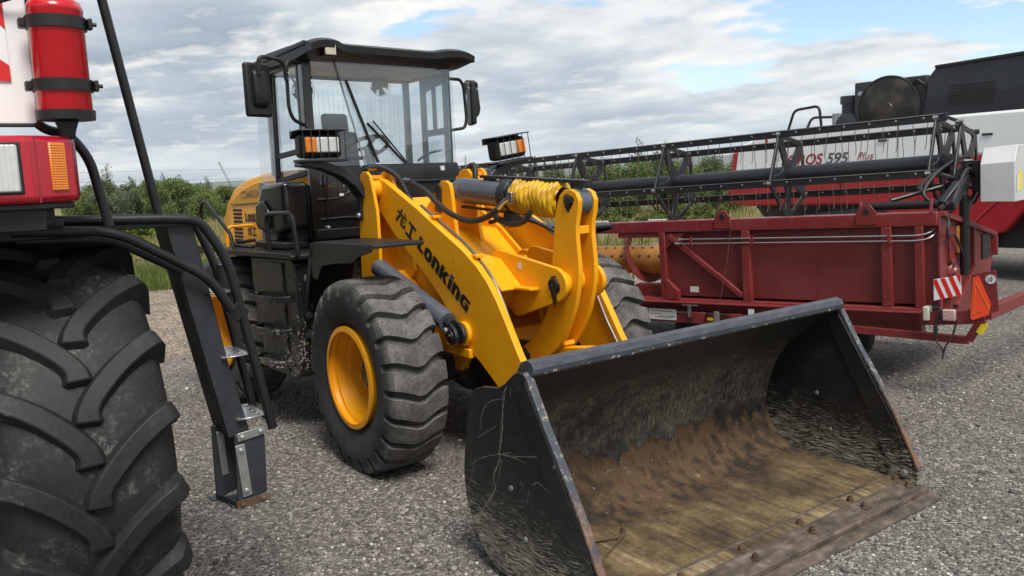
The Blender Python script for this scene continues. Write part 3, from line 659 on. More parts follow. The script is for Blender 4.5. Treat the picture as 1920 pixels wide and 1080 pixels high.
# ---- torque tube and rocker supports
CT = MB().lathe([(-.404, .14), (.404, .14)], (.48, 0, 1.205), (0, 1, 0), 32).build('cross_tube', 'yellow', LD)
gus = [(.20, 1.385), (.27, 1.43), (.50, 1.405), (.58, 1.345), (.74, 1.225), (.72, 1.205), (.54, 1.30), (.48, 1.355), (.27, 1.395)]
for s in (-1, 1): MB().prism(gus, 1, s*.345, s*.172).build('gusset', 'yellow', CT, bevel=.004)
bkp = [(.376, 1.385), (.391, 1.436), (.427, 1.462), (.479, 1.462), (1.085, 1.379)]+[(1.064+.118*math.cos(R(a_)), 1.272+.108*math.sin(R(a_))) for a_ in (70, 45, 20, 0, -20, -45, -70)]+[(.684, 1.03), (.643, 1.025), (.581, 1.066), (.397, 1.179), (.355, 1.282)]
for s in (-1, 1):
    MB().prism(bkp, 1, s*.138, s*.170).build('rocker_bracket', 'yellow', CT, bevel=.005)
    MB().prism([(.44, 1.212), (.91, 1.224), (.91, 1.243), (.44, 1.232)], 1, s*.172, s*.245).build('stiffener', 'yellow', CT, bevel=.004)
    MB().lathe([(0, .046), (.016, .046), (.02, .04), (.02, .030), (.010, .028), (.010, .016), (.018, .015), (.018, .004)], (1.064, s*.170, 1.272), (0, s, 0), 20).build('pin_cap', 'dark_grey', CT)
MB().box((.705, -.1725, 1.369), (.038, .003, .04)).build('sticker', 'paper', CT)
# ---- bell crank: two curved plates
rk = [(1.014, 1.787), (1.039, 1.833), (1.085, 1.863), (1.14, 1.866), (1.191, 1.846), (1.219, 1.797), (1.212, 1.737), (1.189, 1.655), (1.186, 1.574), (1.203, 1.412), (1.203, 1.32), (1.186, 1.229), (1.151, 1.117), (1.1, 1.015), (1.049, .929), (.978, .845), (.897, .782), (.795, .726), (.694, .68), (.623, .665), (.572, .68), (.546, .721), (.562, .767), (.612, .807), (.683, .848), (.765, .919), (.836, 1.015), (.876, 1.087), (.912, 1.208), (.927, 1.371), (.948, 1.452), (.983, 1.696)]
BC = MB().prism(rk, 1, -.082, -.048).build('bell_crank', 'yellow', LD, bevel=.005)
MB().prism(rk, 1, .048, .082).build('crank_plate', 'yellow', BC, bevel=.005)
MB().cyl((1.03, -.047, 1.28), (1.03, .047, 1.28), .085, n=28).build('crank_boss', 'yellow', BC, bevel=.004)
for s in (-1, 1): MB().cyl((1.064, s*.137, 1.272), (1.064, s*.083, 1.272), .075, n=28).build('crank_boss', 'yellow', BC, bevel=.004)
MB().box((1.15, 0, 1.61), (.03, .094, .05)).build('spacer_bar', 'yellow', BC, bevel=.004)
MB().box((.95, 0, .84), (.10, .094, .03), Matrix.Rotation(R(-35), 3, 'Y')).build('spacer_bar', 'yellow', BC, bevel=.004)
for (xp, zp, rp_) in ((1.12, 1.792, .036), (.617, .736, .032)):
    for s in (-1, 1): MB().lathe([(0, rp_), (.012, rp_), (.016, rp_*.8), (.016, rp_*.3)], (xp, s*.082, zp), (0, s, 0), 18).build('pin_cap', 'dark_grey', BC)
lk = MB(); lk.prism([(.60, .68), (.575, .735), (.61, .785), (1.2, .87), (1.52, .88), (1.55, .82), (1.52, .77), (1.2, .77)], 1, -.042, .042); lk.build('bucket_link', 'yellow', LD, bevel=.006)
# ---- tilt cylinder
ax0, ax1 = Vector((-.34, 0, 1.875)), Vector((1.10, 0, 1.785)); axd = (ax1-ax0).normalized(); axu = Vector((0, 1, 0)).cross(axd)*-1
def axp(tt, y=0, u=0): return ax0+axd*tt+Vector((0, y, 0))+axd.cross(Vector((0, -1, 0)))*u
TC = MB().lathe([(.02, .03), (.08, .085), (.10, .091), (.13, .093), (.72, .093), (.72, .085)], ax0, axd, 36).build('tilt_cylinder', 'cyl_grey', LD)
MB().lathe([(-.07, .03), (-.05, .055), (.04, .055), (.07, .03)], ax0+Vector((0, 0, 0)), (0, 1, 0), 20).build('base_eye', 'cyl_grey', TC)
MB().lathe([(.715, .088), (.715, .118), (.80, .118), (.80, .106), (.84, .106), (.84, .06)], ax0, axd, 36).build('gland', 'dark_grey', TC, bevel=.004)
for k in range(8):
    a_ = R(22+45*k); q = axp(.80, math.cos(a_)*.098, math.sin(a_)*.098)
    MB().lathe([(0, .021), (.022, .021), (.022, .012)], q, axd, 6).build('bolt', 'dark_grey', TC, smooth=0)
# bellows: crumpled accordion
NB, NA = 130, 56; V = []; F = []
for i in range(NB+1):
    tt = .835+(.50)*i/NB; ph = i/NB*14
    for k in range(NA):
        a_ = 2*math.pi*k/NA
        fr_ = (ph+.10*math.sin(a_*2+ph*.7)+.06*math.sin(a_*5+ph*1.9)) % 1.0; fold = 1-math.exp(-((fr_-.5)/.13)**2)
        sag = .006*math.sin(a_*3+i*.11)+.004*math.sin(a_*7+i*.5)*(1 if math.sin(a_) < .4 else .3)
        endt = min(1, (NB-i)/9, (i+2)/5)
        rad = (.096+.022*fold)*(.72+.28*endt)+sag
        V.append(axp(tt, math.cos(a_)*rad, math.sin(a_)*rad))
for i in range(NB):
    for k in range(NA): F.append((i*NA+k, i*NA+(k+1) % NA, (i+1)*NA+(k+1) % NA, (i+1)*NA+k))
MB().add(V, F).build('bellows', 'bellows', TC, smooth=60)
MB().cyl(axp(.80), axp(1.40), .040, n=20).build('piston_rod', 'chrome', TC)
MB().lathe([(-.044, .05), (-.044, .085), (.044, .085), (.044, .05)], ax1+Vector((0.02, 0, 0)), (0, 1, 0), 28, closed=True).build('rod_eye', 'cyl_grey', TC)
# guard rod over the cylinder
GB = MB().bar((.06, 0, 1.965), (1.22, 0, 1.908), .062, .022).build('guard_bar', 'dark_grey', LD, bevel=.004)
MB().box((1.11, 0, 1.885), (.07, .05, .04)).build('guard_foot', 'dark_grey', GB, bevel=.004)
MB().bar((.10, 0, 1.95), (.34, 0, 1.90), .05, .02).build('guard_foot', 'dark_grey', GB, bevel=.003)
for xg in (1.09, 1.16): MB().lathe([(0, .012), (.014, .012), (.014, .006)], (xg, .0, 1.917-.003), (0, 0, 1), 6).build('bolt', 'galv', GB, smooth=0)
MB().bar((-.2, -.02, 1.745), (.62, -.02, 1.70), .03, .02).build('steel_pipe', 'dark_grey', TC, bevel=.003)
MB().box((.40, .0, 1.66), (.06, .10, .10)).build('pipe_block', 'dark_grey', TC, bevel=.004)
# ---- lift cylinders
for s in (-1, 1):
    c0, c1 = Vector((.344, s*.53, .996)), Vector((-.683, s*.53, 1.317)); dd = (c1-c0).normalized()
    LCo = MB().lathe([(0, .045), (0, .066), (.04, .070), (1.02, .070)], c0, dd, 28).build('lift_cylinder', 'cyl_grey', LD)
    MB().cyl(c0, c0-dd*.06, .04, n=18).build('piston_rod', 'dark_grey', LCo)
    for d in (-.032, .032):
        MB().prism([(.396, 1.001), (.437, 1.001), (.494, .965), (.515, .918), (.494, .871), (.447, .851), (.401, .871), (.364, .944)], 1, s*.53+d-.013, s*.53+d+.013).build('clevis', 'dark_grey', LCo, bevel=.006)
    MB().lathe([(0, .035), (.012, .033), (.012, .016), (.018, .014), (.018, .004)], (.447, s*.575, .918), (0, s, 0), 18).build('pin_cap', 'dark_grey', LCo)
    MB().lathe([(0, .022), (.02, .02), (.024, .01)], (.39, s*.572, .949), (0, s, 0), 10).build('bolt', 'galv', LCo)
# ---- hydraulic hoses
def hose(pts, r_=.022, mat='hose', ribbed=False, name='hydraulic_hose', parent=LD, k=7):
    P_ = spline(pts, k)
    if ribbed:
        fine_ = spline([tuple(p) for p in P_], 5); rad = [r_*(1.0+.16*math.sin(i*1.35)) for i in range(len(fine_))]
        return MB().tube(fine_, rad, 10).build(name, mat, parent, smooth=80)
    return MB().tube(P_, r_, 10).build(name, mat, parent)
hose([(-.64, -.20, 1.935), (-.42, -.20, 1.865), (-.16, -.20, 1.73), (.14, -.19, 1.655), (.36, -.17, 1.69), (.46, -.15, 1.745)])
MB().tube(spline([(.46, -.15, 1.745), (.53, -.145, 1.79), (.60, -.135, 1.815)], 5), .020, 10).build('hose_elbow', 'chrome', LD)
MB().span((.57, -.155, 1.775), (.62, -.115, 1.855)).build('hose_flange', 'chrome', LD, bevel=.004)
MB().tube([(-.66, -.20, 1.94), (-.76, -.20, 1.955)], .026, 10).build('hose_fitting', 'chrome', LD)
hose([(.30, -.10, 1.715), (.42, -.11, 1.66), (.56, -.12, 1.635), (.70, -.12, 1.66), (.76, -.11, 1.72)], .02)
for s in (-1, 1):
    hose([(-.79, s*.44, 2.05), (-.69, s*.42, 2.06), (-.58, s*.36, 1.99), (-.53, s*.31, 1.86), (-.47, s*.28, 1.72), (-.41, s*.27, 1.60)], .021, ribbed=True)
    MB().tube([(-.835, s*.47, 2.062), (-.74, s*.43, 2.06)], .022, 10).build('hose_fitting', 'chrome', LD)
    MB().tube(fillet([(-.88, s*.50, 2.02), (-.88, s*.49, 2.055), (-.79, s*.46, 2.062)], .02), .012, 8).build('steel_pipe', 'dark_grey', LD)
hose([(-.05, .12, 1.62), (.20, .16, 1.66), (.42, .22, 1.62), (.55, .34, 1.52)], .016, ribbed=True)

# ---- wheels
WN = 23
tprof = [(-.150, .335, 0), (-.168, .355, 0), (-.196, .41, 0), (-.214, .47, 0), (-.2225, .53, 0), (-.220, .560, .004), (-.216, .585, .022), (-.208, .620, .040), (-.190, .653, .046), (-.160, .662, .046)]
half = tprof+[(-.10, .665, .044), (-.05, .667, .043), (-.022, .667, .043)]
tprof = half+[(0, .667, .043)]+[(-a_, r_, d_) for a_, r_, d_ in reversed(half)]
FR = [(0, 1), (.22, 1), (.44, 1), (.66, 1), (.715, 0), (.83, 0), (.945, 0), (.985, 1)]
def tyre_mesh():
    V = []; F = []; rows = WN*len(FR); m_ = len(tprof)
    for k in range(WN):
        for (f, h) in FR:
            for (y, r_, d_) in tprof:
                sN = y/.19
                wave = float(np.interp(sN, [-1.15, -.75, -.12, .12, .70, 1.15], [.020, .008, -.040, -.036, .036, .030]))
                a_ = 2*math.pi*(k+f)/WN+wave/.66
                rd = r_-(0 if h else d_)
                yy_ = y*(1 if h or d_ < .02 or abs(y) < .19 else .93)
                V.append((rd*math.cos(a_), yy_, rd*math.sin(a_)))
    for i in range(rows):
        j = (i+1) % rows
        for q in range(m_-1): F.append((i*m_+q, j*m_+q, j*m_+q+1, i*m_+q+1))
    mb_ = MB().add(V, F); o_ = mb_.build('tyre', 'loader_tyre', None, smooth=30); me_ = o_.data
    bpy.data.objects.remove(o_); return me_
TYRE = tyre_mesh()
rimp = [(-.235, .300), (-.232, .352), (-.205, .352), (-.195, .335), (-.160, .322), (-.150, .300), (-.085, .290), (-.075, .270), (.02, .250), (.03, .15), (.02, .05), (.02, .02), (.06, .02), (.06, .27), (.20, .33), (.205, .35), (.19, .30)]
rim_outer = [(-.208, .318), (-.204, .352), (-.188, .352), (-.180, .338), (-.150, .332), (-.142, .312), (-.070, .300), (-.060, .286), (.055, .262), (.075, .24), (.075, .0)]
def wheel(X, s, fn, z=.65, steer=0):
    c_ = fn(Vector((X, s*.925, z)))
    mb_ = MB().lathe([(t_, r_) for t_, r_ in rim_outer], (0, 0, 0), (0, 1, 0), 48, cap0=False)
    mb_.lathe([(.08, .30), (.17, .335), (.20, .352), (.206, .32), (.10, .28)], (0, 0, 0), (0, 1, 0), 40, cap0=False, cap1=False)
    wh = mb_.build('wheel', 'yellow', LD, smooth=30)
    ty = bpy.data.objects.new('tyre', TYRE); scene.collection.objects.link(ty); ty.parent = wh
    hb = MB().lathe([(.075, .16), (.0, .135), (-.03, .11), (-.055, .105), (-.06, .095), (-.06, .01)], (0, 0, 0), (0, 1, 0), 32).build('hub_cap', 'dark_grey', wh)
    for k in range(6):
        a_ = 2*math.pi*k/6; MB().lathe([(-.058, .012), (-.07, .012), (-.07, .006)], (.088*math.cos(a_), 0, .088*math.sin(a_)), (0, 1, 0), 6).build('bolt', 'galv', wh, smooth=0)
    MB().tube([(.20, -.02, .20), (.215, -.075, .215)], .008, 6).build('valve_stem', 'galv', wh)
    wh.location = c_; wh.rotation_euler = (0, R(17*s+X*40), (RA if fn is rear else 0)+(0 if s < 0 else math.pi))
    return wh
for s in (-1, 1): wheel(0, s, ident); wheel(-2.66, s, rear)
# axles and belly
for X, fn in ((0, ident), (-2.66, rear)):
    mb = MB(); mb.lathe([(-.86, .10), (-.55, .11), (-.30, .13), (-.20, .22), (0, .25), (.20, .22), (.30, .13), (.55, .11), (.86, .10)], (X, 0, .62), (0, 1, 0), 24)
    mb.xf(fn).build('axle', 'mud_black', LD)
mb = MB(); mb.lathe([(-.30, .05), (-.28, .16), (-.1, .22), (.1, .22), (.28, .16), (.30, .05)], (.42, -.05, .58), (0, 1, 0), 24); mb.build('axle_housing', 'black_paint', LD)
MB().span((.18, -.48, .76), (.52, -.34, .82)).build('frame_shelf', 'yellow', LD, bevel=.004)

paint('grease', (.030, .017, .008), .35, var=.4, scale=30)
def stain(cx0, cz0, r0, y, drip=0.0, name='grease_stain', seed=0, par=None):
    q = np.random.default_rng(seed); N = 40; pts = []
    for k in range(N):
        a_ = 2*math.pi*k/N; rr_ = r0*(1+.22*q.normal()*.6+.12*math.sin(3*a_+seed))
        dz_ = -drip*max(0, -math.sin(a_))**6*q.uniform(.6, 1.0)
        pts.append((cx0+rr_*math.cos(a_), cz0+rr_*math.sin(a_)+dz_))
    V = [(cx0, y, cz0)]+[(x, y, z) for x, z in pts]
    MB().add(V, [(0, 1+k, 1+(k+1) % N) for k in range(N)]).build(name, 'grease', par, smooth=0, recalc=False)
stain(1.12, 1.792, .047, -.0826, .03, seed=1, par=BC); stain(.617, .736, .046, -.0826, .02, seed=2, par=BC); stain(1.064, 1.272, .050, -.1706, .13, seed=3, par=CT)
# ---- front fenders (on the front frame)
for s in (-1, 1):
    mb = MB()
    top = [(-.72, 1.525), (-.55, 1.545), (.27, 1.560), (.31, 1.552), (.31, 1.532), (.27, 1.540), (-.55, 1.525), (-.73, 1.50)]
    mb.prism(top, 1, s*.66, s*1.04)
    fd = mb.build('front_fender', 'mud_black', LD, bevel=.003)
    sk = [(-.72, 1.52), (-.55, 1.54), (.27, 1.555), (.31, 1.53), (.28, 1.51), (.10, 1.47), (-.02, 1.42), (-.30, 1.40), (-.52, 1.37), (-.62, 1.26), (-.70, 1.27)]
    MB().prism(sk, 1, s*1.032, s*1.046).build('fender_skirt', 'mud_black', fd, bevel=.003)
    MB().bar((-.70, s*1.04, 1.47), (-.92, s*1.04, .97), .012, .05, (1, 0, .4)).build('fender_stay', 'dark_grey', fd, bevel=.003)
    MB().prism([(-.74, 1.51), (-.70, 1.51), (-.88, 1.15), (-.95, .75), (-.99, .75), (-.93, 1.15)], 1, s*.66, s*1.03).build('fender_back', 'spattered', fd, bevel=.003)
    for zz, xx_ in ((.96, -.925), (.80, -.955)): MB().lathe([(0, .03), (.018, .03), (.02, .02), (.03, .018), (.03, .005)], (xx_+.03, s*1.02, zz), (1, 0, 0), 14).build('bolt', 'dark_grey', fd)

# ---- rear frame: engine bay, side platforms with steps
RF = MB().span((-3.45, -.42, .62), (-1.35, .42, 1.30)).xf(rear).build('rear_frame', 'mud_black', LD, bevel=.01)
MB().cyl((-1.2, 0, .62), (-1.2, 0, 1.25), .11).xf(ident).build('articulation_joint', 'mud_black', RF)
MB().span((-1.35, -.16, .70), (-.90, .16, 1.15)).build('articulation_joint', 'mud_black', RF, bevel=.01)
for s in (-1, 1):
    bx = [(-1.80, 1.38), (-1.06, 1.40), (-1.02, 1.36), (-1.02, .52), (-1.10, .46), (-1.62, .46), (-1.72, .70), (-1.80, 1.20)]
    PB = MB().prism(bx, 1, s*.50, s*1.13).xf(rear).build('side_tank', 'spattered', RF, bevel=.012)
    dkp = MB().prism([(-2.20, 1.385), (-2.20, 1.425), (-1.02, 1.445), (-.97, 1.43), (-.97, 1.395), (-1.02, 1.402)], 1, s*.48, s*1.17).xf(rear).build('side_deck', 'mud_black', RF, bevel=.006)
    MB().lathe([(0, .035), (.010, .034), (.012, .018), (.02, .016), (.02, .004)], rear(Vector((-1.02, s*1.02, 1.24))), (math.cos(RA), math.sin(RA), 0), 16).build('bolt', 'galv', PB)
    # hanging steps: bent flat loops
    for (zs, off) in ((1.08, 0), (.82, .02), (.57, .04)):
        pth = [(-1.64, s*1.12, zs), (-1.60, s*1.25, zs), (-1.20, s*1.25, zs), (-1.12, s*1.12, zs)]
        pth = [(x-off*.4, y, z) for x, y, z in pth]; st_ = MB()
        for i in range(3): st_.bar(pth[i], pth[i+1], .012, .05)
        st_.span((-1.58-off*.4, s*1.14, zs-.006), (-1.22-off*.4, s*1.235, zs+.002))
        st_.xf(rear).build('step', 'spattered', PB, bevel=.003)
    MB().prism([(-1.52, .50), (-1.20, .50), (-1.20, 1.36), (-1.58, 1.36)], 1, s*1.13, s*1.145).xf(rear).build('step_plate', 'spattered', PB, bevel=.003)
    # grab loops on the deck
    MB().tube([tuple(rear(Vector(p))) for p in fillet([(-1.42, s*1.13, 1.42), (-1.44, s*1.13, 1.74), (-.98, s*1.13, 1.75), (-.93, s*1.13, 1.43)], .07)], .017, 10).build('grab_rail', 'black_paint', RF)
    MB().tube([tuple(rear(Vector(p))) for p in fillet([(-1.80, s*1.10, 1.46), (-2.16, s*1.12, 1.46), (-2.30, s*1.05, 1.47), (-2.30, s*.86, 1.48)], .06)], .016, 10).build('grab_rail', 'black_paint', RF)
    MB().tube([tuple(rear(Vector(p))) for p in fillet([(-2.62, s*.74, 1.60), (-2.62, s*.98, 1.60), (-2.62, s*1.0, 1.18), (-2.62, s*.9, 1.14)], .05)], .013, 10).build('grab_rail', 'yellow', RF)
    MB().tube([tuple(rear(Vector(p))) for p in fillet([(-2.78, s*1.14, 1.40), (-2.80, s*1.14, 1.78), (-2.70, s*1.14, 1.85), (-2.16, s*1.14, 1.56), (-2.10, s*1.14, 1.40)], .05)], .016, 10).build('grab_rail', 'black_paint', RF)
    MB().span((-1.95, s*.80, 1.445), (-1.40, s*1.02, 1.50)).xf(rear).build('deck_box', 'mud_black', RF, bevel=.01)
    # rear mudguard
    MB().prism([(-3.20, 1.36), (-3.05, 1.42), (-2.30, 1.42), (-2.10, 1.385), (-2.10, 1.365), (-2.30, 1.39), (-3.05, 1.39), (-3.19, 1.33)], 1, s*.45, s*1.10).xf(rear).build('rear_mudguard', 'mud_black', RF, bevel=.003)
# ---- hood
hp = [(-2.02, 1.45), (-2.02, 2.085), (-2.35, 2.08), (-2.75, 2.03), (-3.00, 1.955), (-3.16, 1.85), (-3.32, 1.62), (-3.42, 1.20), (-2.6, 1.20), (-2.3, 1.43)]
HD_ = MB(); nprof = len(hp)
# narrower at the top: taper the section
for k, (yf, zf) in enumerate(((-.74, 0), (.74, 0))): pass
V = []
for yv in (-.74, -.72, -.60, .60, .72, .74):
    for (x, z) in hp:
        shr = 0 if abs(yv) > .73 else (.03 if abs(yv) > .7 else .05)
        V.append((x, yv, z if z < 1.6 else z-(.05-shr) + (0)))
F = [tuple(range(nprof)), tuple(range(6*nprof-1, 5*nprof-1, -1))]
for q in range(5):
    F += [(q*nprof+(i+1) % nprof, q*nprof+i, (q+1)*nprof+i, (q+1)*nprof+(i+1) % nprof) for i in range(nprof)]
HOOD = HD_.add(V, F).xf(rear).build('hood', 'yellow', LD, bevel=.012)
# pressed pale shoulder above the crease
for s in (-1, 1):
    MB().prism([(-2.04, 2.01), (-2.40, 1.995), (-2.78, 1.93), (-3.08, 1.80), (-3.02, 1.785), (-2.04, 1.815)], 1, s*.738, s*.752).xf(rear).build('hood_swage', 'yellow_pale', HOOD, bevel=.008)
    vt = MB()
    for r_ in range(13):
        zv = 1.735-r_*.036 if r_ < 11 else 1.30-(r_-11)*.04
        for c_ in range(8): vt.box((-3.02+c_*.026-(r_*.002), s*.742, zv), (.011, .008, .022))
    tag(vt.xf(rear).build('vent_slots', 'print_black', HOOD, smooth=0), kind='stuff')
hd = rear(Vector((1, 0, 0)))-rear(Vector((0, 0, 0))); hn = rear(Vector((0, -1, 0)))-rear(Vector((0, 0, 0)))
lp, wd = glyphs(word, None, None, None, None, None, None, gap=.07)
place_loops(lp, wd, .40, .085, rear(Vector((-2.765, -.74, 1.628))), hd, (0, 0, 1), hn, 'print_black', HOOD)
lp, wd = glyphs(CJ, None, None, None, None, None, None, gap=.12)
place_loops(lp, wd, .20, .085, rear(Vector((-2.735, -.74, 1.50))), hd, (0, 0, 1), hn, 'print_black', HOOD)
text_mesh('CDM833N', .098, rear(Vector((-2.80, -.752, 1.845))), hd*1.0+Vector((0, 0, .05)), (0, 0, 1), 'print_pale', HOOD, shear=.2, offset=.001, xs=1.0)
# black counterweight behind
MB().prism([(-3.36, 1.22), (-3.36, .70), (-3.50, .62), (-3.62, .70), (-3.62, 1.10), (-3.52, 1.22)], 1, -.60, .60).xf(rear).build('counterweight', 'yellow', LD, bevel=.02)

# ---- cab
CB = MB()
CF, CRr, CY = -1.40, -2.14, .745           # front, rear, half width
def rearbox(a, b_): return MB().span(a, b_).xf(rear)
cabm = MB(); cabm.span((CRr, -CY, 1.45), (CF-.02, CY, 1.52))                                   # floor
cabm.span((CRr, -CY, 1.52), (CRr+.05, CY, 1.98)); cabm.span((CRr, CY-.05, 1.52), (CF-.02, CY, 1.98))
cabm.span((-2.12, -CY, 1.52), (-1.46, -CY+.05, 1.96))
CAB = cabm.xf(rear).build('cab', 'black_gloss', LD, bevel=.006)
# lower front panels, left one pressed with ribs and a small window
pan = holed('lower_front_panel', [(-CY, 1.50), (-.20, 1.50), (-.20, 2.02), (-.28, 2.10), (-CY, 2.10)], [[(-.66, 1.925), (-.44, 1.93), (-.43, 2.06), (-.66, 2.075)]], 0, CF-.035, CF, 'black_gloss', CAB)
for v in pan.data.vertices: v.co = rear(v.co)
MB().span((CF-.022, -.66, 1.92), (CF-.018, -.43, 2.075)).xf(rear).build('lower_window', 'glass_dark', CAB)
for pts in ([(-.70, 1.83), (-.50, 1.835), (-.36, 1.90), (-.27, 1.99)], [(-.68, 1.665), (-.40, 1.67), (-.33, 1.655), (-.31, 1.63)]):
    MB().tube(spline([rear(Vector((CF+.002, y, z))) for y, z in pts], 5), .011, 8).build('pressed_rib', 'black_gloss', CAB)
MB().tube([rear(Vector((CF+.02, -.60, 2.03))), rear(Vector((CF+.02, -.62, 1.60)))], .007, 6).build('wiper_arm', 'black_paint', CAB)
MB().lathe([(0, .02), (.03, .016), (.035, .008)], rear(Vector((CF, -.62, 1.595))), hd, 10).build('wiper_pivot', 'galv', CAB)
MB().span((CF, -.50, 1.845), (CF+.012, -.445, 1.90)).xf(rear).build('latch', 'plastic', CAB, bevel=.003)
MB().span((CF+.012, -.495, 1.85), (CF+.0135, -.455, 1.872)).xf(rear).build('sticker', 'paper', CAB)
MB().span((CF-.04, -.73, 1.50), (CF+.03, -.22, 1.585)).xf(rear).build('front_sill', 'mud_black', CAB, bevel=.008)
# dashboard cowl
MB().prism([(CF-.30, 1.98), (CF-.05, 2.10), (CF+.06, 2.105), (CF+.10, 2.03), (CF+.10, 1.72), (CF-.05, 1.60), (CF-.30, 1.60)], 1, -.22, .72).xf(rear).build('cowl', 'black_paint', CAB, bevel=.012)
MB().tube([rear(Vector((CF+.105, -.20, 1.955))), rear(Vector((CF+.105, .70, 1.945)))], .012, 8).build('cowl_trim', 'dark_grey', CAB)
MB().span((CF+.062, .50, 2.035), (CF+.098, .54, 2.075)).xf(rear).build('sticker', 'paper', CAB)
# pillars
def rpost(name, p0, p1, w_, h_, mat='black_gloss', par=None, upd=(1, 0, 0)):
    return MB().bar(rear(Vector(p0)), rear(Vector(p1)), w_, h_, upd).build(name, mat, par or CAB, bevel=.006)
rpost('pillar', (CF-.05, -.705, 2.08), (CF-.05, -.705, 2.97), .075, .09)
rpost('pillar', (CF-.05, .715, 2.08), (CF-.05, .715, 2.97), .045, .06)
rpost('pillar', (CRr+.03, -.71, 1.95), (CRr+.03, -.71, 2.97), .05, .06)
rpost('pillar', (CRr+.03, .71, 1.95), (CRr+.03, .71, 2.97), .05, .06)
rpost('pillar', (-2.04, -.73, 1.95), (-2.02, -.73, 2.92), .035, .04, 'dark_grey')
rpost('side_rail', (-2.10, -.72, 2.915), (CF-.05, -.72, 2.955), .05, .05, 'cyl_grey', upd=(0, 0, 1))
rpost('side_rail', (CRr, .72, 2.92), (CF-.05, .72, 2.94), .05, .06, upd=(0, 0, 1))
# near side window frame
for a, b_ in (((-2.03, -.725, 2.20), (-1.47, -.725, 2.24)), ((-2.03, -.725, 1.99), (-1.47, -.725, 2.05))): rpost('window_frame', a, b_, .03, .045, 'dark_grey', upd=(0, 0, 1))
rpost('window_frame', (-1.99, -.73, 1.99), (-1.96, -.73, 2.88), .02, .035, 'plastic')
rpost('window_frame', (-1.53, -.73, 2.24), (-1.53, -.73, 2.93), .02, .03, 'cyl_grey')
MB().span((-2.0, -.722, 2.0), (-1.48, -.718, 2.93)).xf(rear).build('side_glass', 'glass', CAB)
# far side wall with its door openings
fw = holed('far_side_wall', [(-1.86, 1.98), (CF-.06, 1.98), (CF-.06, 2.93), (-1.86, 2.93)], [[(-1.80, 2.42), (-1.67, 2.42), (-1.67, 2.80), (-1.80, 2.78)], [(-1.64, 2.42), (-1.50, 2.43), (-1.50, 2.83), (-1.64, 2.81)], [(-1.80, 2.05), (-1.50, 2.05), (-1.50, 2.37), (-1.80, 2.36)]], 1, .70, .73, 'cab_grey', CAB)
for v in fw.data.vertices: v.co = rear(v.co)
MB().span((-1.82, .712, 2.03), (-1.48, .716, 2.85)).xf(rear).build('side_glass', 'glass', CAB)
MB().tube(spline([rear(Vector(p)) for p in ((-1.80, .60, 2.14), (-1.65, .62, 2.20), (-1.48, .64, 2.22))], 5), .012, 8).build('grab_rail', 'cab_grey', CAB)
# rear window and windscreen
MB().span((CRr+.02, -.69, 1.98), (CRr+.024, .69, 2.88)).xf(rear).build('rear_glass', 'glass', CAB)
for k in range(26):
    yk = -.64+k*.05
    MB().tube([rear(Vector((CRr+.028, yk, 2.04))), rear(Vector((CRr+.028, yk, 2.82)))], .0008, 4).build('heater_wire', 'print_grey', CAB, smooth=0)
MB().prism([(-.66, 2.09), (-.215, 2.09), (-.465, 2.99), (-.66, 2.99)], 0, CF-.016, CF-.012).xf(rear).build('windscreen', 'glass', CAB)
MB().prism([(-.21, 2.09), (.70, 2.09), (.70, 2.99), (-.46, 2.99)], 0, CF-.010, CF-.005).xf(rear).build('windscreen', 'glass_front', CAB)
MB().bar(rear(Vector((CF-.006, -.213, 2.09))), rear(Vector((CF-.006, -.463, 2.99))), .012, .008, (1, 0, 0)).build('glass_edge', 'galv_far', CAB)
MB().span((CF-.02, .685, 2.06), (CF+.02, .735, 2.98)).xf(rear).build('corner_trim', 'glass', CAB)
for yk in (-.40, .30): MB().span((CF-.005, yk-.02, 2.965), (CF+.02, yk+.02, 3.01)).xf(rear).build('glass_clip', 'plastic', CAB, bevel=.004)
# roof with brow
RO = MB(); ny = 24; V = []; F = []
def rooffront(y):
    a_ = abs(y); k = max(0, min(1, (a_-.44)/.14)); k = k*k*(3-2*k); return -1.22+.10*k
def rooftop(y):
    a_ = abs(y); k = max(0, min(1, (a_-.44)/.12)); return 3.078+.014*k-.045*max(0, (a_-.66)/.16)**2
for j in range(ny+1):
    y = -.80+1.60*j/ny; xf_ = rooffront(y); zt = rooftop(y); zb = zt-.070; low = 2.948
    V += [(-2.24, y, zt-.09), (-2.02, y, zt-.01), (-1.60, y, zt), (xf_-.06, y, zt-.004), (xf_, y, zt-.028), (xf_-.005, y, zb-.012), (xf_-.06, y, low+.03), (CF+.02, y, low), (-1.60, y, low-.01), (-2.16, y, low-.01), (-2.22, y, zt-.13)]
m_ = 11
for j in range(ny):
    for q in range(m_): F.append((j*m_+q, j*m_+(q+1) % m_, (j+1)*m_+(q+1) % m_, (j+1)*m_+q))
F += [tuple(range(m_-1, -1, -1)), tuple(ny*m_+q for q in range(m_))]
ROOF = RO.add(V, F).xf(rear).build('roof', 'black_paint', CAB, smooth=50)
for s in (-1, 1):
    MB().bar(rear(Vector((-2.20, s*.80, 2.995))), rear(Vector((-1.22, s*.80, 3.048))), .02, .04).build('roof_edge', 'dark_grey', CAB, bevel=.008)
MB().span((CRr+.06, -.69, 2.915), (CF-.08, .69, 2.944)).xf(rear).build('headliner', 'headliner', CAB)
MB().span((CRr+.05, -.69, 2.885), (CRr+.09, .69, 2.93)).xf(rear).build('rear_header', 'print_black', CAB, bevel=.004)
wl = MB().span((-1.22, -.685, 2.945), (-1.135, -.575, 3.050)).xf(rear).build('work_light', 'plastic', CAB, bevel=.008)
MB().span((-1.134, -.677, 2.953), (-1.128, -.583, 3.042)).xf(rear).build('lamp_glass', 'pale_lens', CAB, bevel=.004)
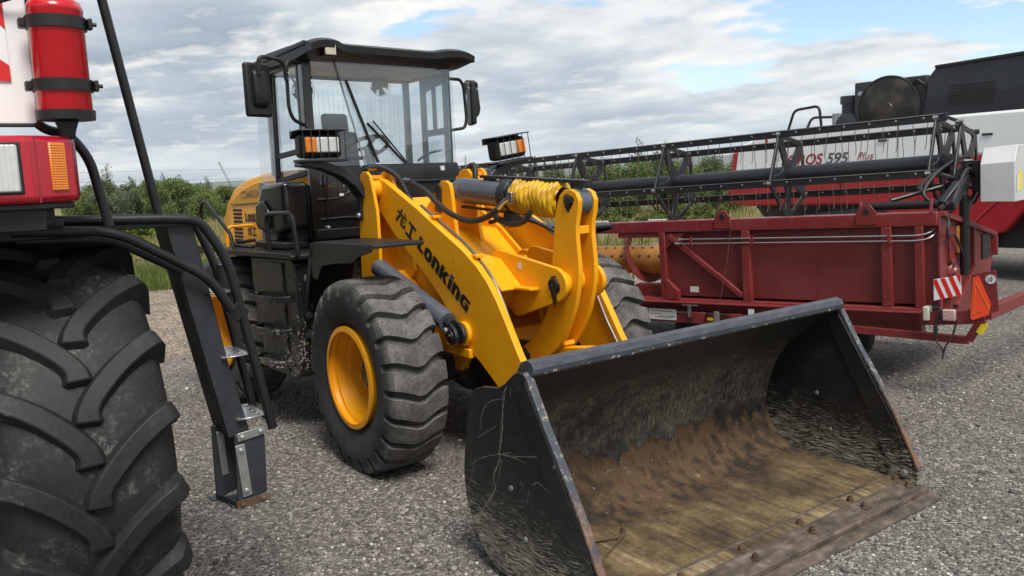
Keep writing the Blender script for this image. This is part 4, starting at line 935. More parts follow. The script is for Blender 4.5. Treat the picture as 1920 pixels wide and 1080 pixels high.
# inside: seat, wheel, column, fans
MB().span((-1.98, -.36, 1.72), (-1.62, .08, 1.90)).xf(rear).build('seat', 'maroon_seat', CAB, bevel=.05, seg=4)
MB().prism([(-2.04, 1.86), (-1.92, 1.86), (-1.95, 2.25), (-1.98, 2.42), (-2.05, 2.42), (-2.08, 2.25)], 1, -.36, .06).xf(rear).build('seat_back', 'seat', CAB, bevel=.05, seg=4)
MB().prism([(-2.03, 2.40), (-1.96, 2.40), (-1.98, 2.58), (-2.05, 2.58)], 1, -.28, -.02).xf(rear).build('headrest', 'seat', CAB, bevel=.035, seg=4)
MB().span((-1.95, .18, 1.52), (-1.55, .66, 2.08)).xf(rear).build('console', 'maroon_seat', CAB, bevel=.06, seg=4)
swc = Vector((-1.66, -.04, 2.26)); swn = Vector((-.45, 0, .89)).normalized(); su = Vector((0, 1, 0)); sv = swn.cross(su)
SW = MB().tube([rear(swc+(su*math.cos(2*math.pi*k/32)+sv*math.sin(2*math.pi*k/32))*.195) for k in range(32)], .018, 8, closed=True).build('steering_wheel', 'plastic', CAB)
mb = MB()
for k in range(3):
    a_ = 2*math.pi*k/3+.5; mb.bar(swc, swc+(su*math.cos(a_)+sv*math.sin(a_))*.19, .035, .014, tuple(swn))
mb.xf(rear).build('wheel_spokes', 'plastic', CAB)
MB().cyl(swc, (-1.50, -.04, 1.85), .03, .06).xf(rear).build('steering_column', 'seat', CAB)
MB().span((-1.64, -.25, 2.02), (-1.46, .55, 2.10)).xf(rear).build('instrument_panel', 'cab_grey', CAB, bevel=.03, seg=3)
for (fx, fy, fz) in ((-1.90, -.50, 2.76), (-1.90, .28, 2.84)):
    fc = Vector((fx, fy, fz)); fn = MB()
    for rr_ in (.105, .085, .065, .045, .025): fn.tube([rear(fc+Vector((.02, math.cos(2*math.pi*k/24)*rr_, math.sin(2*math.pi*k/24)*rr_))) for k in range(24)], .0022, 4, closed=True)
    fo = fn.build('cab_fan', 'plastic', CAB)
    bl = MB()
    for k in range(5):
        a_ = 2*math.pi*k/5; d_ = Vector((0, math.cos(a_), math.sin(a_))); e_ = Vector((.35, -math.sin(a_), math.cos(a_))).normalized()
        bl.add([rear(fc+d_*.02-e_*.01), rear(fc+d_*.095-e_*.035), rear(fc+d_*.095+e_*.035), rear(fc+d_*.02+e_*.01)], [(0, 1, 2, 3)])
    bl.build('fan_blades', 'plastic', CAB, smooth=0)
    MB().cyl(fc+Vector((-.07, 0, 0)), fc+Vector((.01, 0, 0)), .04, n=14).xf(rear).build('fan_motor', 'plastic', CAB)
    MB().tube([rear(fc+Vector((-.05, 0, 0))), rear(Vector((fx-.12, fy-.06, 2.93)))], .010, 6).build('fan_bracket', 'plastic', CAB)
# wiper
for a, b_, r_ in (((CF+.015, .27, 2.02), (CF+.02, -.19, 2.45), .012), ((CF+.012, .29, 2.01), (CF+.016, -.13, 2.47), .007)):
    MB().tube([rear(Vector(a)), rear(Vector(b_))], r_, 6).build('wiper_arm', 'print_black', CAB)
MB().bar(rear(Vector((CF+.010, -.365, 2.80))), rear(Vector((CF+.010, -.10, 2.12))), .016, .028, (1, 0, 0)).build('wiper_blade', 'print_black', CAB)
# storage box on the near side of the cab
TB = [(-1.98, 1.62), (-1.95, 1.84), (-1.86, 1.97), (-1.44, 1.985), (-1.44, 1.60), (-1.60, 1.555), (-1.90, 1.56)]
tbx = MB().prism(TB, 1, -.97, -.745).xf(rear).build('air_box', 'black_gloss', CAB, bevel=.04, seg=4)
MB().prism([(-1.95, 1.64), (-1.93, 1.80), (-1.80, 1.84), (-1.70, 1.76), (-1.70, 1.60), (-1.90, 1.59)], 1, -1.0, -.97).xf(rear).build('air_box_cover', 'black_gloss', CAB, bevel=.02, seg=3)
MB().span((-2.05, -.86, 1.50), (-1.50, -.745, 1.60)).xf(rear).build('side_sill', 'dark_grey', CAB, bevel=.008)
# open door leaf folded back
dl = MB().prism([(-2.02, 1.52), (-1.72, 1.52), (-1.69, 2.02), (-1.66, 2.62), (-1.95, 2.62)], 1, -.905, -.90).xf(rear).build('door_glass', 'glass', CAB)
MB().prism([(-2.02, 1.50), (-1.74, 1.50), (-1.72, 1.96), (-2.0, 1.99)], 1, -.918, -.906).xf(rear).build('door_panel', 'cab_grey', CAB, bevel=.004)

# ---- mirrors
for s in (-1, 1):
    c_ = Vector((-1.42, s*1.115, 2.695)) if s < 0 else Vector((-1.50, 1.06, 2.66))
    ang_ = R(-s*12) if s < 0 else R(62)
    Mx = MB()
    Mx.span((-.045, -.115, -.205), (.012, .115, .205)); Mx.prism([(-.075, -.13), (-.06, .10), (-.04, .15), (-.01, .15), (-.01, -.15), (-.04, -.15)] if False else [(.0, -.15), (.045, -.12), (.062, -.06), (.045, .13), (.0, .16)], 1, -.065, .065)
    rm = Matrix.Rotation(ang_, 3, 'Z'); Mx.xf(lambda p: rm @ p + c_)
    MI = Mx.xf(rear).build('mirror', 'plastic', LD, bevel=.028, seg=4)
    if s < 0:
        bp = [(-1.36, -1.13, 2.80), (-1.36, -1.13, 2.945), (-1.36, -.98, 2.93), (-1.37, -.915, 2.90), (-1.38, -.90, 2.77)]
        br = [(-1.43, -.74, 2.925), (-1.40, -.86, 2.925), (-1.39, -.888, 2.88), (-1.39, -.89, 2.56), (-1.39, -.86, 2.47), (-1.43, -.74, 2.43)]
    else:
        bp = [(-1.46, 1.08, 2.80), (-1.46, 1.075, 2.845), (-1.42, .93, 2.85), (-1.42, .905, 2.82), (-1.42, .90, 2.73)]
        br = [(-1.43, .73, 2.865), (-1.40, .84, 2.86), (-1.40, .875, 2.80), (-1.40, .895, 2.50), (-1.40, .87, 2.42), (-1.43, .73, 2.40)]
    MB().tube([rear(Vector(p)) for p in fillet(bp, .06)], .015, 10).build('mirror_arm', 'plastic', MI)
    MB().tube([rear(Vector(p)) for p in fillet(br, .06)], .015, 10).build('mirror_arm', 'plastic', MI)
    for zz in (.0, .045): MB().lathe([(0, .010), (.035, .010)], rear(Vector((-1.37, s*.89, 2.78+zz))), (1, 0, 0), 8).build('bolt', 'galv', MI)

# ---- headlights on their brackets
for s in (-1, 1):
    yc = s*.875; zc_ = 2.245 if s < 0 else 2.205; xl = -.74
    HB = MB().span((xl-.16, yc-.165, zc_-.095), (xl-.02, yc+.165, zc_+.085)).build('headlight', 'plastic', LD, bevel=.035, seg=4)
    MB().span((xl-.025, yc-.145, zc_-.07), (xl-.006, yc+.145, zc_+.065)).build('bezel', 'print_black', HB, bevel=.012, seg=3)
    sa = s   # amber lens sits on the outer end
    MB().span((xl-.012, yc+sa*.138, zc_-.058), (xl+.012, yc+sa*.055, zc_+.055)).build('amber_lens', 'amber', HB, bevel=.010, seg=3)
    MB().span((xl-.012, yc+sa*.050, zc_-.058), (xl+.008, yc-sa*.128, zc_+.055)).build('clear_lens', 'clear_lens', HB, bevel=.012, seg=3)
    MB().prism([(xl-.18, zc_+.05), (xl-.18, zc_+.108), (xl+.03, zc_+.112), (xl+.03, zc_+.102), (xl-.12, zc_+.098)], 1, yc-.185, yc+.185).build('visor', 'dark_grey', HB, bevel=.004)
    MB().span((xl-.14, yc-.185, zc_-.125), (xl+.034, yc+.185, zc_-.105)).build('guard_tray', 'dark_grey', HB, bevel=.004)
    for k in range(6):
        yk = yc-.165+.33*k/5; MB().tube([(xl+.028, yk, zc_-.11), (xl+.028, yk, zc_+.108)], .0036, 6).build('guard_wire', 'dark_grey', HB)
    bkt = [(xl-.13, zc_-.128), (xl-.02, zc_-.128)]
    V = []; thick = .14
    sec = [(s*1.03, 2.125), (s*.84, 2.115), (s*.68, 2.06), (s*.58, 1.985), (s*.545, 1.92), (s*.545, 1.84), (s*.56, 1.84), (s*.62, 1.93), (s*.73, 2.01), (s*.88, 2.07), (s*1.04, 2.09)]
    off = 0 if s < 0 else -.035
    MB().prism([(y, z+off*max(0, min(1, (abs(y)-.545)/.4))) for y, z in sec], 0, -.93, -.77).build('headlight_bracket', 'dark_grey', HB, bevel=.006)
    if s > 0:
        pc = Matrix.Translation(Vector((xl, yc, zc_-.11))); HB.matrix_basis = pc @ Matrix.Rotation(R(8), 4, 'X') @ pc.inverted()
# ================================================================== NEAR COMBINE HARVESTER (left edge)
NC = empty('combine_harvester', (1.2, -3.0, 0))
tag(NC, 'red combine harvester with big lugged tyre and black ladder at left edge', 'combine harvester')
def ncb(mb, name, mat, par=None, **k):
    """world coordinates to the harvester's own frame"""
    par = par or NC
    off = Vector((1.2, -3.0, 0))
    mb.xf(lambda p: p-off); return mb.build(name, mat, par, **k)
TC_ = Vector((1.2, -2.975, .90)); HW = .285
cas = [(-.17, .42), (-.20, .46), (-.27, .56), (-.295, .66), (-.290, .74), (-.265, .80), (-.235, .832), (-.15, .852), (0, .862)]
cas = cas+[(-a_, r_) for a_, r_ in reversed(cas[:-1])]
mb = MB().lathe([(-.10, .0), (-.10, .40), (-.19, .43), (-.20, .45), (-.16, .44), (.16, .44), (.20, .45), (.19, .43), (.10, .40), (.10, 0)], TC_, (0, 1, 0), 48)
WHL = ncb(mb, 'front_wheel', 'combine_red'); woff = TC_-Vector((1.2, -3.0, 0))
def casr(w_):
    a_ = abs(w_)
    pts = [(0, .862), (.15, .852), (.235, .832), (.265, .80), (.290, .74)]
    for (x0, r0), (x1, r1) in zip(pts, pts[1:]):
        if a_ <= x1: return r0+(r1-r0)*(a_-x0)/(x1-x0)
    return .74
o = MB().lathe(cas, woff, (0, 1, 0), 120).build('tyre', 'harvester_tyre', WHL, smooth=60)
def lug_mesh(sd_):
    path = spline([(.004, -.052, 0), (.008, -.018, 0), (.028, .022, 0), (.072, .075, 0), (.140, .140, 0), (.210, .192, 0), (.270, .226, 0), (.297, .238, 0)], 4)
    V = []; F = []; NL = len(path)-1
    for i, p in enumerate(path):
        d = (path[min(i+1, NL)]-path[max(i-1, 0)]).normalized(); nrm = Vector((-d.y, d.x, 0)); u = i/NL
        over = max(0, (p.x-.262)/.035)                     # rolls over the shoulder
        hb_ = .046+.010*max(0, .22-u)/.22+.008*u; ht_ = .027+.009*max(0, .22-u)/.22+.006*u
        rtop = .893-.012*(abs(p.x)/.285)**2-.055*over**1.6
        for (hh, top) in ((-hb_, 0), (-ht_, 1), (ht_, 1), (hb_, 0)):
            q = p+nrm*hh; w_ = q.x
            r_ = rtop if top else casr(w_)-.012
            if over > 0 and not top: r_ = min(r_, casr(w_)-.012-.02*over)
            a_ = q.y/.88
            V.append((r_*math.cos(a_), sd_*w_, r_*math.sin(a_)))
    for i in range(NL):
        for q in range(3): F.append((i*4+q, i*4+q+1, (i+1)*4+q+1, (i+1)*4+q))
    # sloping nose
    p0 = path[0]; d0 = (path[1]-path[0]).normalized(); o_ = len(V)
    for hh in (-.034, .034):
        q = p0-d0*.022+Vector((-d0.y, d0.x, 0))*hh; r_ = casr(q.x)-.012; V.append((r_*math.cos(q.y/.88), sd_*q.x, r_*math.sin(q.y/.88)))
    F += [(1, 2, o_+1, o_), (0, 1, o_), (2, 3, o_+1)]
    F += [tuple(NL*4+q for q in range(4))]
    mb_ = MB().add(V, F); o_ = mb_.build('lug', 'harvester_tyre', None, smooth=28); me_ = o_.data; bpy.data.objects.remove(o_); return me_
LUG = {1: lug_mesh(1), -1: lug_mesh(-1)}
NLUG = 19
for k in range(NLUG):
    for sd_ in (1, -1):
        o = bpy.data.objects.new('lug', LUG[sd_]); scene.collection.objects.link(o); o.parent = WHL
        o.location = woff; o.rotation_euler = (0, -(2*math.pi*(k+(0 if sd_ > 0 else .5))/NLUG+R(4)), 0)
        bv = o.modifiers.new('bevel', 'BEVEL'); bv.width = .005; bv.segments = 2; bv.limit_method = 'ANGLE'; bv.angle_limit = R(35)
# axle and body out of frame, so that the machine stands complete
ncb(MB().cyl((1.2, -3.0, .9), (1.2, -5.6, .9), .16), 'axle', 'print_black')
ncb(MB().prism([(1.0, 1.3), (1.0, 1.95), (.6, 2.9), (-1.0, 3.4), (-5.0, 3.3), (-6.5, 2.4), (-6.5, 1.2), (-5, .9)], 1, -5.6, -3.75), 'body', 'hopper', bevel=.04)
ncb(MB().prism([(2.0, 1.95), (2.0, 3.3), (1.9, 3.5), (.62, 3.5), (.62, 1.95)], 1, -5.4, -3.75), 'cab', 'glass_dark', bevel=.04)
ncb(MB().span((.5, -5.5, 3.5), (2.25, -3.65, 3.65)), 'cab_roof', 'combine_red', bevel=.05)
# dark frame under the lamp cluster and the platform
ncb(MB().span((.60, -3.75, 1.845), (2.0, -3.02, 1.93)), 'platform_frame', 'rail_black', bevel=.006)
ncb(MB().span((.85, -3.10, 1.815), (1.62, -2.445, 1.85)), 'platform', 'rail_black', bevel=.004)
ncb(MB().span((1.40, -3.35, 1.86), (1.95, -2.99, 1.94)), 'lamp_carrier', 'print_black', bevel=.006)
ncb(MB().span((1.56, -3.3, 1.80), (1.66, -2.93, 1.87)), 'platform_beam', 'rail_black', bevel=.006)
# lamp cluster: red corner block
blk = [(1.62, -3.75), (2.06, -3.75), (2.06, -3.055), (2.045, -3.035), (1.985, -2.925), (1.95, -2.908), (1.62, -2.908)]
V = []
LBK = ncb(MB().prism(blk, 2, 1.935, 2.15), 'lamp_block', 'combine_red', bevel=.022, seg=4)
ncb(MB().prism([(1.64, -3.7), (2.04, -3.7), (2.04, -3.05), (1.965, -2.93), (1.64, -2.93)], 2, 1.915, 1.936), 'lamp_block_base', 'print_black', bevel=.005)
fa = Vector((2.045, -3.035, 0)); fb = Vector((1.985, -2.925, 0)); fd_ = (fb-fa).normalized(); fn_ = Vector((-fd_.y, fd_.x, 0)); fn_ = fn_ if fn_.x > 0 else -fn_
def facebox(u0, u1, z0, z1, dep, name, mat, bev):
    a = fa+fd_*u0; b_ = fa+fd_*u1
    q = MB().add([(*(a-fn_*.004).xy, z0), (*(b_-fn_*.004).xy, z0), (*(b_+fn_*dep).xy, z0), (*(a+fn_*dep).xy, z0), (*(a-fn_*.004).xy, z1), (*(b_-fn_*.004).xy, z1), (*(b_+fn_*dep).xy, z1), (*(a+fn_*dep).xy, z1)], [(0, 3, 2, 1), (4, 5, 6, 7), (0, 1, 5, 4), (1, 2, 6, 5), (2, 3, 7, 6), (3, 0, 4, 7)])
    return ncb(q, name, mat, bevel=bev, seg=3)
facebox(.042, .100, 1.972, 2.128, .006, 'turn_signal', 'amber', .006)
facebox(-.004, .001, 1.937, 2.148, .0015, 'panel_seam', 'print_red', 0)
ncb(MB().span((2.055, -3.30, 1.965), (2.064, -3.078, 2.128)), 'headlight_bezel', 'print_black', bevel=.010, seg=3)
ncb(MB().span((2.060, -3.29, 1.973), (2.072, -3.088, 2.120)), 'headlight', 'clear_lens', bevel=.014, seg=3)
# warning board, white with red diagonals
WB = ncb(MB().span((1.84, -3.50, 2.195), (1.858, -2.995, 2.85)), 'warning_board', 'white', bevel=.006)
SGN = ncb(MB().span((1.8585, -3.48, 2.335), (1.8625, -3.062, 2.83)), 'stripe_panel', 'white', WB, smooth=0)
for pts in ([(-3.48, 2.335), (-3.062, 2.335), (-3.062, 2.385), (-3.16, 2.46), (-3.30, 2.60), (-3.48, 2.78)], [(-3.062, 2.83), (-3.062, 2.50), (-3.20, 2.64), (-3.38, 2.83)]):
    ncb(MB().prism(pts, 0, 1.863, 1.8645), 'red_stripe', 'red_sign', WB, smooth=0)
for o in WB.children: o.location = Vector((0, 0, 0))
ncb(MB().tube([(1.862, -3.5, 2.192), (1.862, -3.01, 2.192), (1.862, -2.992, 2.21), (1.862, -2.992, 2.85)], .006, 6), 'board_trim', 'print_black')
# rails
def rail(pts, r_=.019, fil=.08, name='handrail', mat='rail_black'):
    return ncb(MB().tube(fillet(pts, fil, 7), r_, 12), name, mat)
rail([(1.83, -3.045, 2.95), (1.80, -3.035, 2.28), (1.80, -2.985, 2.185), (1.80, -2.90, 2.165), (1.80, -2.845, 2.08), (1.80, -2.805, 1.84)], .017, .09)
rail([(1.60, -2.82, 3.35), (1.60, -2.585, 1.84)], .0175)
rail([(1.86, -3.14, 2.56), (1.90, -3.02, 2.60), (1.92, -2.95, 2.66)], .007, .03, 'cable')
rail([(1.62, -3.10, 1.87), (1.62, -2.55, 1.848), (1.62, -2.44, 1.835), (1.62, -2.345, 1.67), (1.63, -2.215, .92)], .0205, .13)
rail([(1.66, -3.10, 1.835), (1.66, -2.76, 1.815), (1.66, -2.43, 1.60), (1.65, -2.355, 1.46)], .0205, .10)
rail([(1.60, -3.08, 1.80), (1.60, -2.77, 1.785), (1.59, -2.52, 1.63)], .018, .08)
rail([(1.42, -2.50, 1.83), (1.42, -2.41, 1.82), (1.42, -2.34, 1.64), (1.42, -2.225, .96)], .018, .08)
rail([(1.22, -2.40, 1.84), (.60, -2.30, 2.05), (.35, -2.24, 2.10), (.20, -2.20, 1.92), (.05, -2.18, 1.30)], .012, .08) if False else None
ncb(MB().cyl((1.42, -2.315, 1.50), (1.42, -2.315, 1.63), .030), 'rail_socket', 'rail_black')
ncb(MB().prism([(-2.365, 1.44), (-2.315, 1.50), (-2.275, 1.44), (-2.33, 1.40)], 0, 1.60, 1.64), 'rail_clamp', 'rail_black', bevel=.004)
# ladder: front stringer, slotted back plate, rear stringer, steps
sf = [(-2.568, 1.83), (-2.468, 1.83), (-2.452, 1.75), (-2.37, 1.23), (-2.305, .915), (-2.398, .905), (-2.46, 1.24)]
ncb(MB().prism(sf, 0, 1.575, 1.60), 'ladder_stringer', 'ladder_grey', bevel=.004)
ncb(MB().prism(sf, 0, 1.38, 1.40), 'ladder_stringer', 'ladder_grey', bevel=.004)
def bpl(t0, t1, x0, x1, lift=0):
    a = Vector((0, -2.569, 1.83)); b_ = Vector((0, -2.402, .912)); p0, p1 = a.lerp(b_, t0), a.lerp(b_, t1); nn = Vector((0, -.988, -.156))
    q = []
    for x in (x0, x1):
        for p in (p0, p1):
            for l in (0, -.006): q.append(Vector((x, p.y, p.z))+nn*(lift+l))
    return MB().add(q, [(0, 1, 3, 2), (4, 6, 7, 5), (0, 4, 5, 1), (2, 3, 7, 6), (0, 2, 6, 4), (1, 5, 7, 3)])
ncb(bpl(0, 1, 1.402, 1.574), 'back_plate', 'ladder_grey')
for (t0, t1) in ((.20, .42), (.55, .80)):
    for k in range(3): ncb(bpl(t0+k*.012, t1+k*.012, 1.445+k*.04, 1.458+k*.04, .0012), 'slot', 'print_black', smooth=0)
def stepz(z, y0, y1, x0=1.402, x1=1.60):
    hl = []
    for i in range(4):
        for j in range(2):
            cx0, cy0 = x0+.035+i*(x1-x0-.07)/3, y0+.03+j*(y1-y0-.06); hl.append([(cx0+.018*math.cos(R(60*q)), cy0+.014*math.sin(R(60*q))) for q in range(6)])
    o_ = holed('step', [(x0, y0), (x1, y0), (x1, y1), (x0, y1)], hl, 2, z-.006, z, 'galv', None)
    o_.parent = NC; off = Vector((1.2, -3.0, 0))
    for v in o_.data.vertices: v.co -= off
    ncb(MB().span((x0, y1, z-.03), (x1, y1+.005, z)), 'step_lip', 'ladder_grey', bevel=.001)
stepz(1.53, -2.44, -2.325); stepz(1.26, -2.40, -2.285, x1=1.63); stepz(.985, -2.36, -2.235, x1=1.63)
# hinged lower section
lf = [(-2.375, .915), (-2.245, .925), (-2.255, .635), (-2.385, .605)]
ncb(MB().prism(lf, 0, 1.60, 1.612), 'lower_stringer', 'ladder_grey', bevel=.003)
ncb(MB().prism([(-2.425, .93), (-2.30, .93), (-2.295, .63), (-2.43, .595)], 0, 1.44, 1.452), 'lower_stringer', 'ladder_grey', bevel=.003)
ncb(MB().span((1.452, -2.41, .595), (1.60, -2.26, .602)), 'lower_step', 'ladder_grey', bevel=.002)
ncb(MB().add([(1.612, -2.392, .592), (1.44, -2.428, .592), (1.44, -2.428, .622), (1.612, -2.392, .622), (1.606, -2.386, .592), (1.44, -2.421, .592), (1.44, -2.421, .622), (1.606, -2.386, .622)], [(0, 1, 2, 3), (4, 7, 6, 5), (0, 4, 5, 1), (2, 6, 7, 3), (0, 3, 7, 4), (1, 5, 6, 2)]), 'lower_step_edge', 'ladder_grey')
ncb(MB().prism([(-2.392, .590), (-2.245, .597), (-2.245, .632), (-2.392, .625)], 0, 1.614, 1.619), 'end_strap', 'steel_rust', bevel=.001)
ncb(MB().prism([(-2.365, .885), (-2.245, .898), (-2.245, .933), (-2.365, .921)], 0, 1.615, 1.620), 'hinge_strap', 'galv', bevel=.001)
ncb(MB().prism([(-2.378, .868), (-2.338, .874), (-2.322, .643), (-2.362, .637)], 0, 1.6145, 1.619), 'hinge_strap', 'galv', bevel=.001)
ncb(MB().prism([(-2.408, .90), (-2.378, .90), (-2.368, .70), (-2.398, .70)], 0, 1.453, 1.457), 'hinge_strap', 'galv', bevel=.001)
for (yb, zb, mt) in ((-2.345, .902, 'galv'), (-2.265, .912, 'galv'), (-2.355, .845, 'galv'), (-2.345, .665, 'galv'), (-2.365, .607, 'steel_rust'), (-2.275, .613, 'steel_rust')):
    ncb(MB().lathe([(0, .012), (.006, .011), (.010, .004)], (1.619, yb, zb), (1, 0, 0), 12), 'bolt', mt)
ncb(MB().span((1.40, -2.45, .588), (1.45, -2.42, .596)), 'step_tab', 'ladder_grey')

# ================================================================== FIRE EXTINGUISHER
FE = empty('fire_extinguisher', (1.95, -2.925, 2.215))
tag(FE, 'red fire extinguisher in black straps above the red lamp block', 'fire extinguisher')
MB().lathe([(0, .076), (.012, .082), (.333, .082), (.336, .0835), (.345, .0835), (.348, .082), (.362, .076), (.373, .060), (.378, .036), (.41, .030), (.41, .01)], (0, 0, 0), (0, 0, 1), 40).build('cylinder', 'ext_red', FE)
MB().lathe([(-.012, .06), (-.012, .088), (.018, .090), (.018, .082)], (0, 0, 0), (0, 0, 1), 40).build('base_ring', 'plastic', FE)
for zz in (.098, .296):
    MB().lathe([(-.019, .0825), (-.019, .0905), (.019, .0905), (.019, .0825)], (0, 0, zz), (0, 0, 1), 40, closed=True).build('strap', 'plastic', FE)
    MB().box((.035, .094, zz), (.03, .014, .036)).build('buckle', 'plastic', FE, bevel=.004)
    MB().cyl((.035, .099, zz), (.035, .114, zz), .007, n=8).build('strap_bolt', 'plastic', FE)
    MB().box((-.02, -.096, zz), (.05, .02, .03)).build('buckle', 'plastic', FE, bevel=.004)
MB().prism([(-.035, -.012), (.035, -.012), (.022, -.05), (.018, -.072), (-.018, -.072), (-.022, -.05)], 0, -.02, .02).build('bracket', 'plastic', FE, bevel=.004)
MB().box((0, 0, .43), (.05, .04, .05)).build('valve', 'galv', FE, bevel=.006)
MB().bar((0, 0, .465), (.12, .02, .49), .02, .012).build('valve_lever', 'print_black', FE, bevel=.003)
MB().tube(spline([(0, -.03, .50), (-.02, -.12, .46), (-.03, -.125, .20), (-.03, -.12, .02)], 6), .010, 8).build('hose', 'hose', FE) if False else None
# ================================================================== GRAIN HEADER (own frame: x along its length away from the camera, y towards the camera, z up)
az, tilt = R(191.6), R(-2.2)
hex_ = Vector((math.cos(az)*math.cos(tilt), math.sin(az)*math.cos(tilt), math.sin(tilt)))
hez = Vector((-math.cos(az)*math.sin(tilt), -math.sin(az)*math.sin(tilt), math.cos(tilt))); hey = hez.cross(hex_)
Hm = Matrix((hex_, hey, hez)).transposed().to_4x4(); Hm.translation = Vector((1.5243, 3.5423, .6297))
GH = empty('grain_header'); GH.matrix_world = Hm
tag(GH, 'dark red grain header with black reel lying on a trailer', 'grain header')
HL = 6.3
# back sheets either side of the feeder opening
def hb(mb, name, mat, par=None, **k): return mb.build(name, mat, par or GH, **k)
sheet = hb(MB().prism([(-.02, .10), (-.02, .80), (-.05, .80), (-.06, .10), (-.30, -.02), (-.95, -.06), (-.95, -.03), (-.29, .01)], 0, -.093, 2.56), 'back_sheet', 'maroon_sheet')
hb(MB().prism([(-.02, .10), (-.02, .80), (-.05, .80), (-.06, .10), (-.30, -.02), (-.95, -.06), (-.95, -.03), (-.29, .01)], 0, 4.05, HL), 'back_sheet', 'maroon_sheet')
hb(MB().prism([(-.30, -.02), (-1.55, -.07), (-1.55, -.04), (-.29, .01)], 0, 2.56, 4.05), 'floor_sheet', 'auger')
hb(MB().span((-.10, -.10, .775), (HL, .045, .895)), 'top_beam', 'maroon_top', bevel=.010)
hb(MB().span((-.02, -.10, -.045), (HL, .05, .075)), 'bottom_beam', 'maroon', bevel=.008)
hb(MB().span((.0, .05, .045), (HL, .17, .058)), 'bottom_flange', 'maroon', bevel=.003)
for xp, w_ in ((.045, .07), (.31, .085), (1.63, .085), (2.58, .07), (4.02, .07), (5.0, .085), (6.1, .085)):
    hb(MB().span((xp-w_/2, -.018, .076), (xp+w_/2, .05, .774)), 'post', 'maroon', bevel=.006)
hb(MB().bar((2.50, .02, .735), (1.68, .02, .12), .05, .05), 'diagonal_brace', 'maroon', bevel=.004)
hb(MB().prism([(2.545, .76), (2.30, .76), (2.545, .60)], 1, -.005, .03), 'gusset', 'maroon', bevel=.003)
hb(MB().prism([(2.545, .07), (2.40, .07), (2.40, .16), (2.545, .28)], 1, .0, .06), 'gusset', 'maroon', bevel=.003)
hb(MB().span((2.62, -.06, .72), (3.15, .03, .772)), 'hanger_plate', 'maroon', bevel=.004)
for xl in (1.86, .47):
    hb(MB().prism([(xl-.09, .80), (xl-.09, .90), (xl-.035, .975), (xl+.035, .975), (xl+.09, .90), (xl+.09, .80)], 1, .047, .062), 'lifting_lug', 'maroon', bevel=.003)
    hb(MB().lathe([(0, .030), (.003, .028)], (xl, .0622, .915), (0, 1, 0), 14), 'lug_hole', 'print_black')
for xp in (.31, 1.63):
    for zz in (.16, .34, .52, .70): hb(MB().lathe([(0, .011), (.004, .010), (.007, .004)], (xp+.022, .0505, zz), (0, 1, 0), 8), 'bolt', 'maroon')
for xs in (.95, 2.10): hb(MB().span((xs-.002, -.0195, .10), (xs+.002, -.0185, .77)), 'sheet_seam', 'maroon_sheet')
hb(MB().span((2.20, -.0195, .14), (2.30, -.0180, .20)), 'sticker', 'paper')
# steel lines along the sheet
for zz, x0 in ((.70, 2.32), (.655, 2.36)):
    hb(MB().tube(fillet([(x0, .055, zz), (.06, .058, zz), (-.03, .03, zz+.015), (-.075, -.03, zz+.06), (-.085, -.05, zz+.15)], .06), .0065, 6), 'hydraulic_line', 'galv')
    hb(MB().cyl((x0, .055, zz), (x0+.05, .055, zz), .014, n=8), 'line_coupling', 'galv')
for xk in (1.55, .28, 2.22): hb(MB().span((xk-.012, .05, .63), (xk+.012, .068, .725)), 'line_clamp', 'maroon', bevel=.002)
# near end shield
es = [(.02, .0), (.02, .86), (-.55, .80), (-1.30, .66), (-1.78, .56), (-1.80, .38), (-1.55, .02), (-1.25, -.10), (-.30, -.08)]
END = hb(MB().prism(es, 0, -.115, -.095), 'end_shield', 'maroon', bevel=.004)
hb(MB().bar((-.125, .0, .875), (-.125, -1.80, .565), .06, .045), 'end_rail', 'maroon', bevel=.005)
hb(MB().bar((-.14, -1.75, .54), (-.14, -1.75, .36), .05, .05), 'end_rib', 'maroon', bevel=.004)
hb(MB().bar((-.13, -.95, .74), (-.13, -.95, .30), .04, .04), 'end_rib', 'maroon', bevel=.004)
hb(MB().bar((-.15, -.95, .34), (-.15, -.30, .05), .04, .04), 'end_brace', 'maroon', bevel=.004)
hb(MB().span((-.13, -1.62, .36), (-.117, -1.32, .60)), 'end_opening', 'print_black', bevel=.002)
hb(MB().span((-.13, -.75, .50), (-.117, -.45, .74)), 'end_plate', 'auger', bevel=.002)
hb(MB().lathe([(0, .13), (.025, .12), (.03, .07), (.05, .06), (.05, .02)], (-.116, -.32, .34), (-1, 0, 0), 24), 'drive_flange', 'maroon')
for k in range(8):
    a_ = R(45*k); hb(MB().lathe([(0, .012), (.015, .010)], (-.14, -.32+.095*math.cos(a_), .34+.095*math.sin(a_)), (-1, 0, 0), 6), 'bolt', 'dark_grey', smooth=0)
hb(MB().tube([(-.135, -.16, .70), (-.135, -.18, .47), (-.135, -.26, .42)], .014, 8), 'lever', 'maroon')
far_end = hb(MB().prism(es, 0, HL, HL+.02), 'end_shield', 'maroon', bevel=.004)
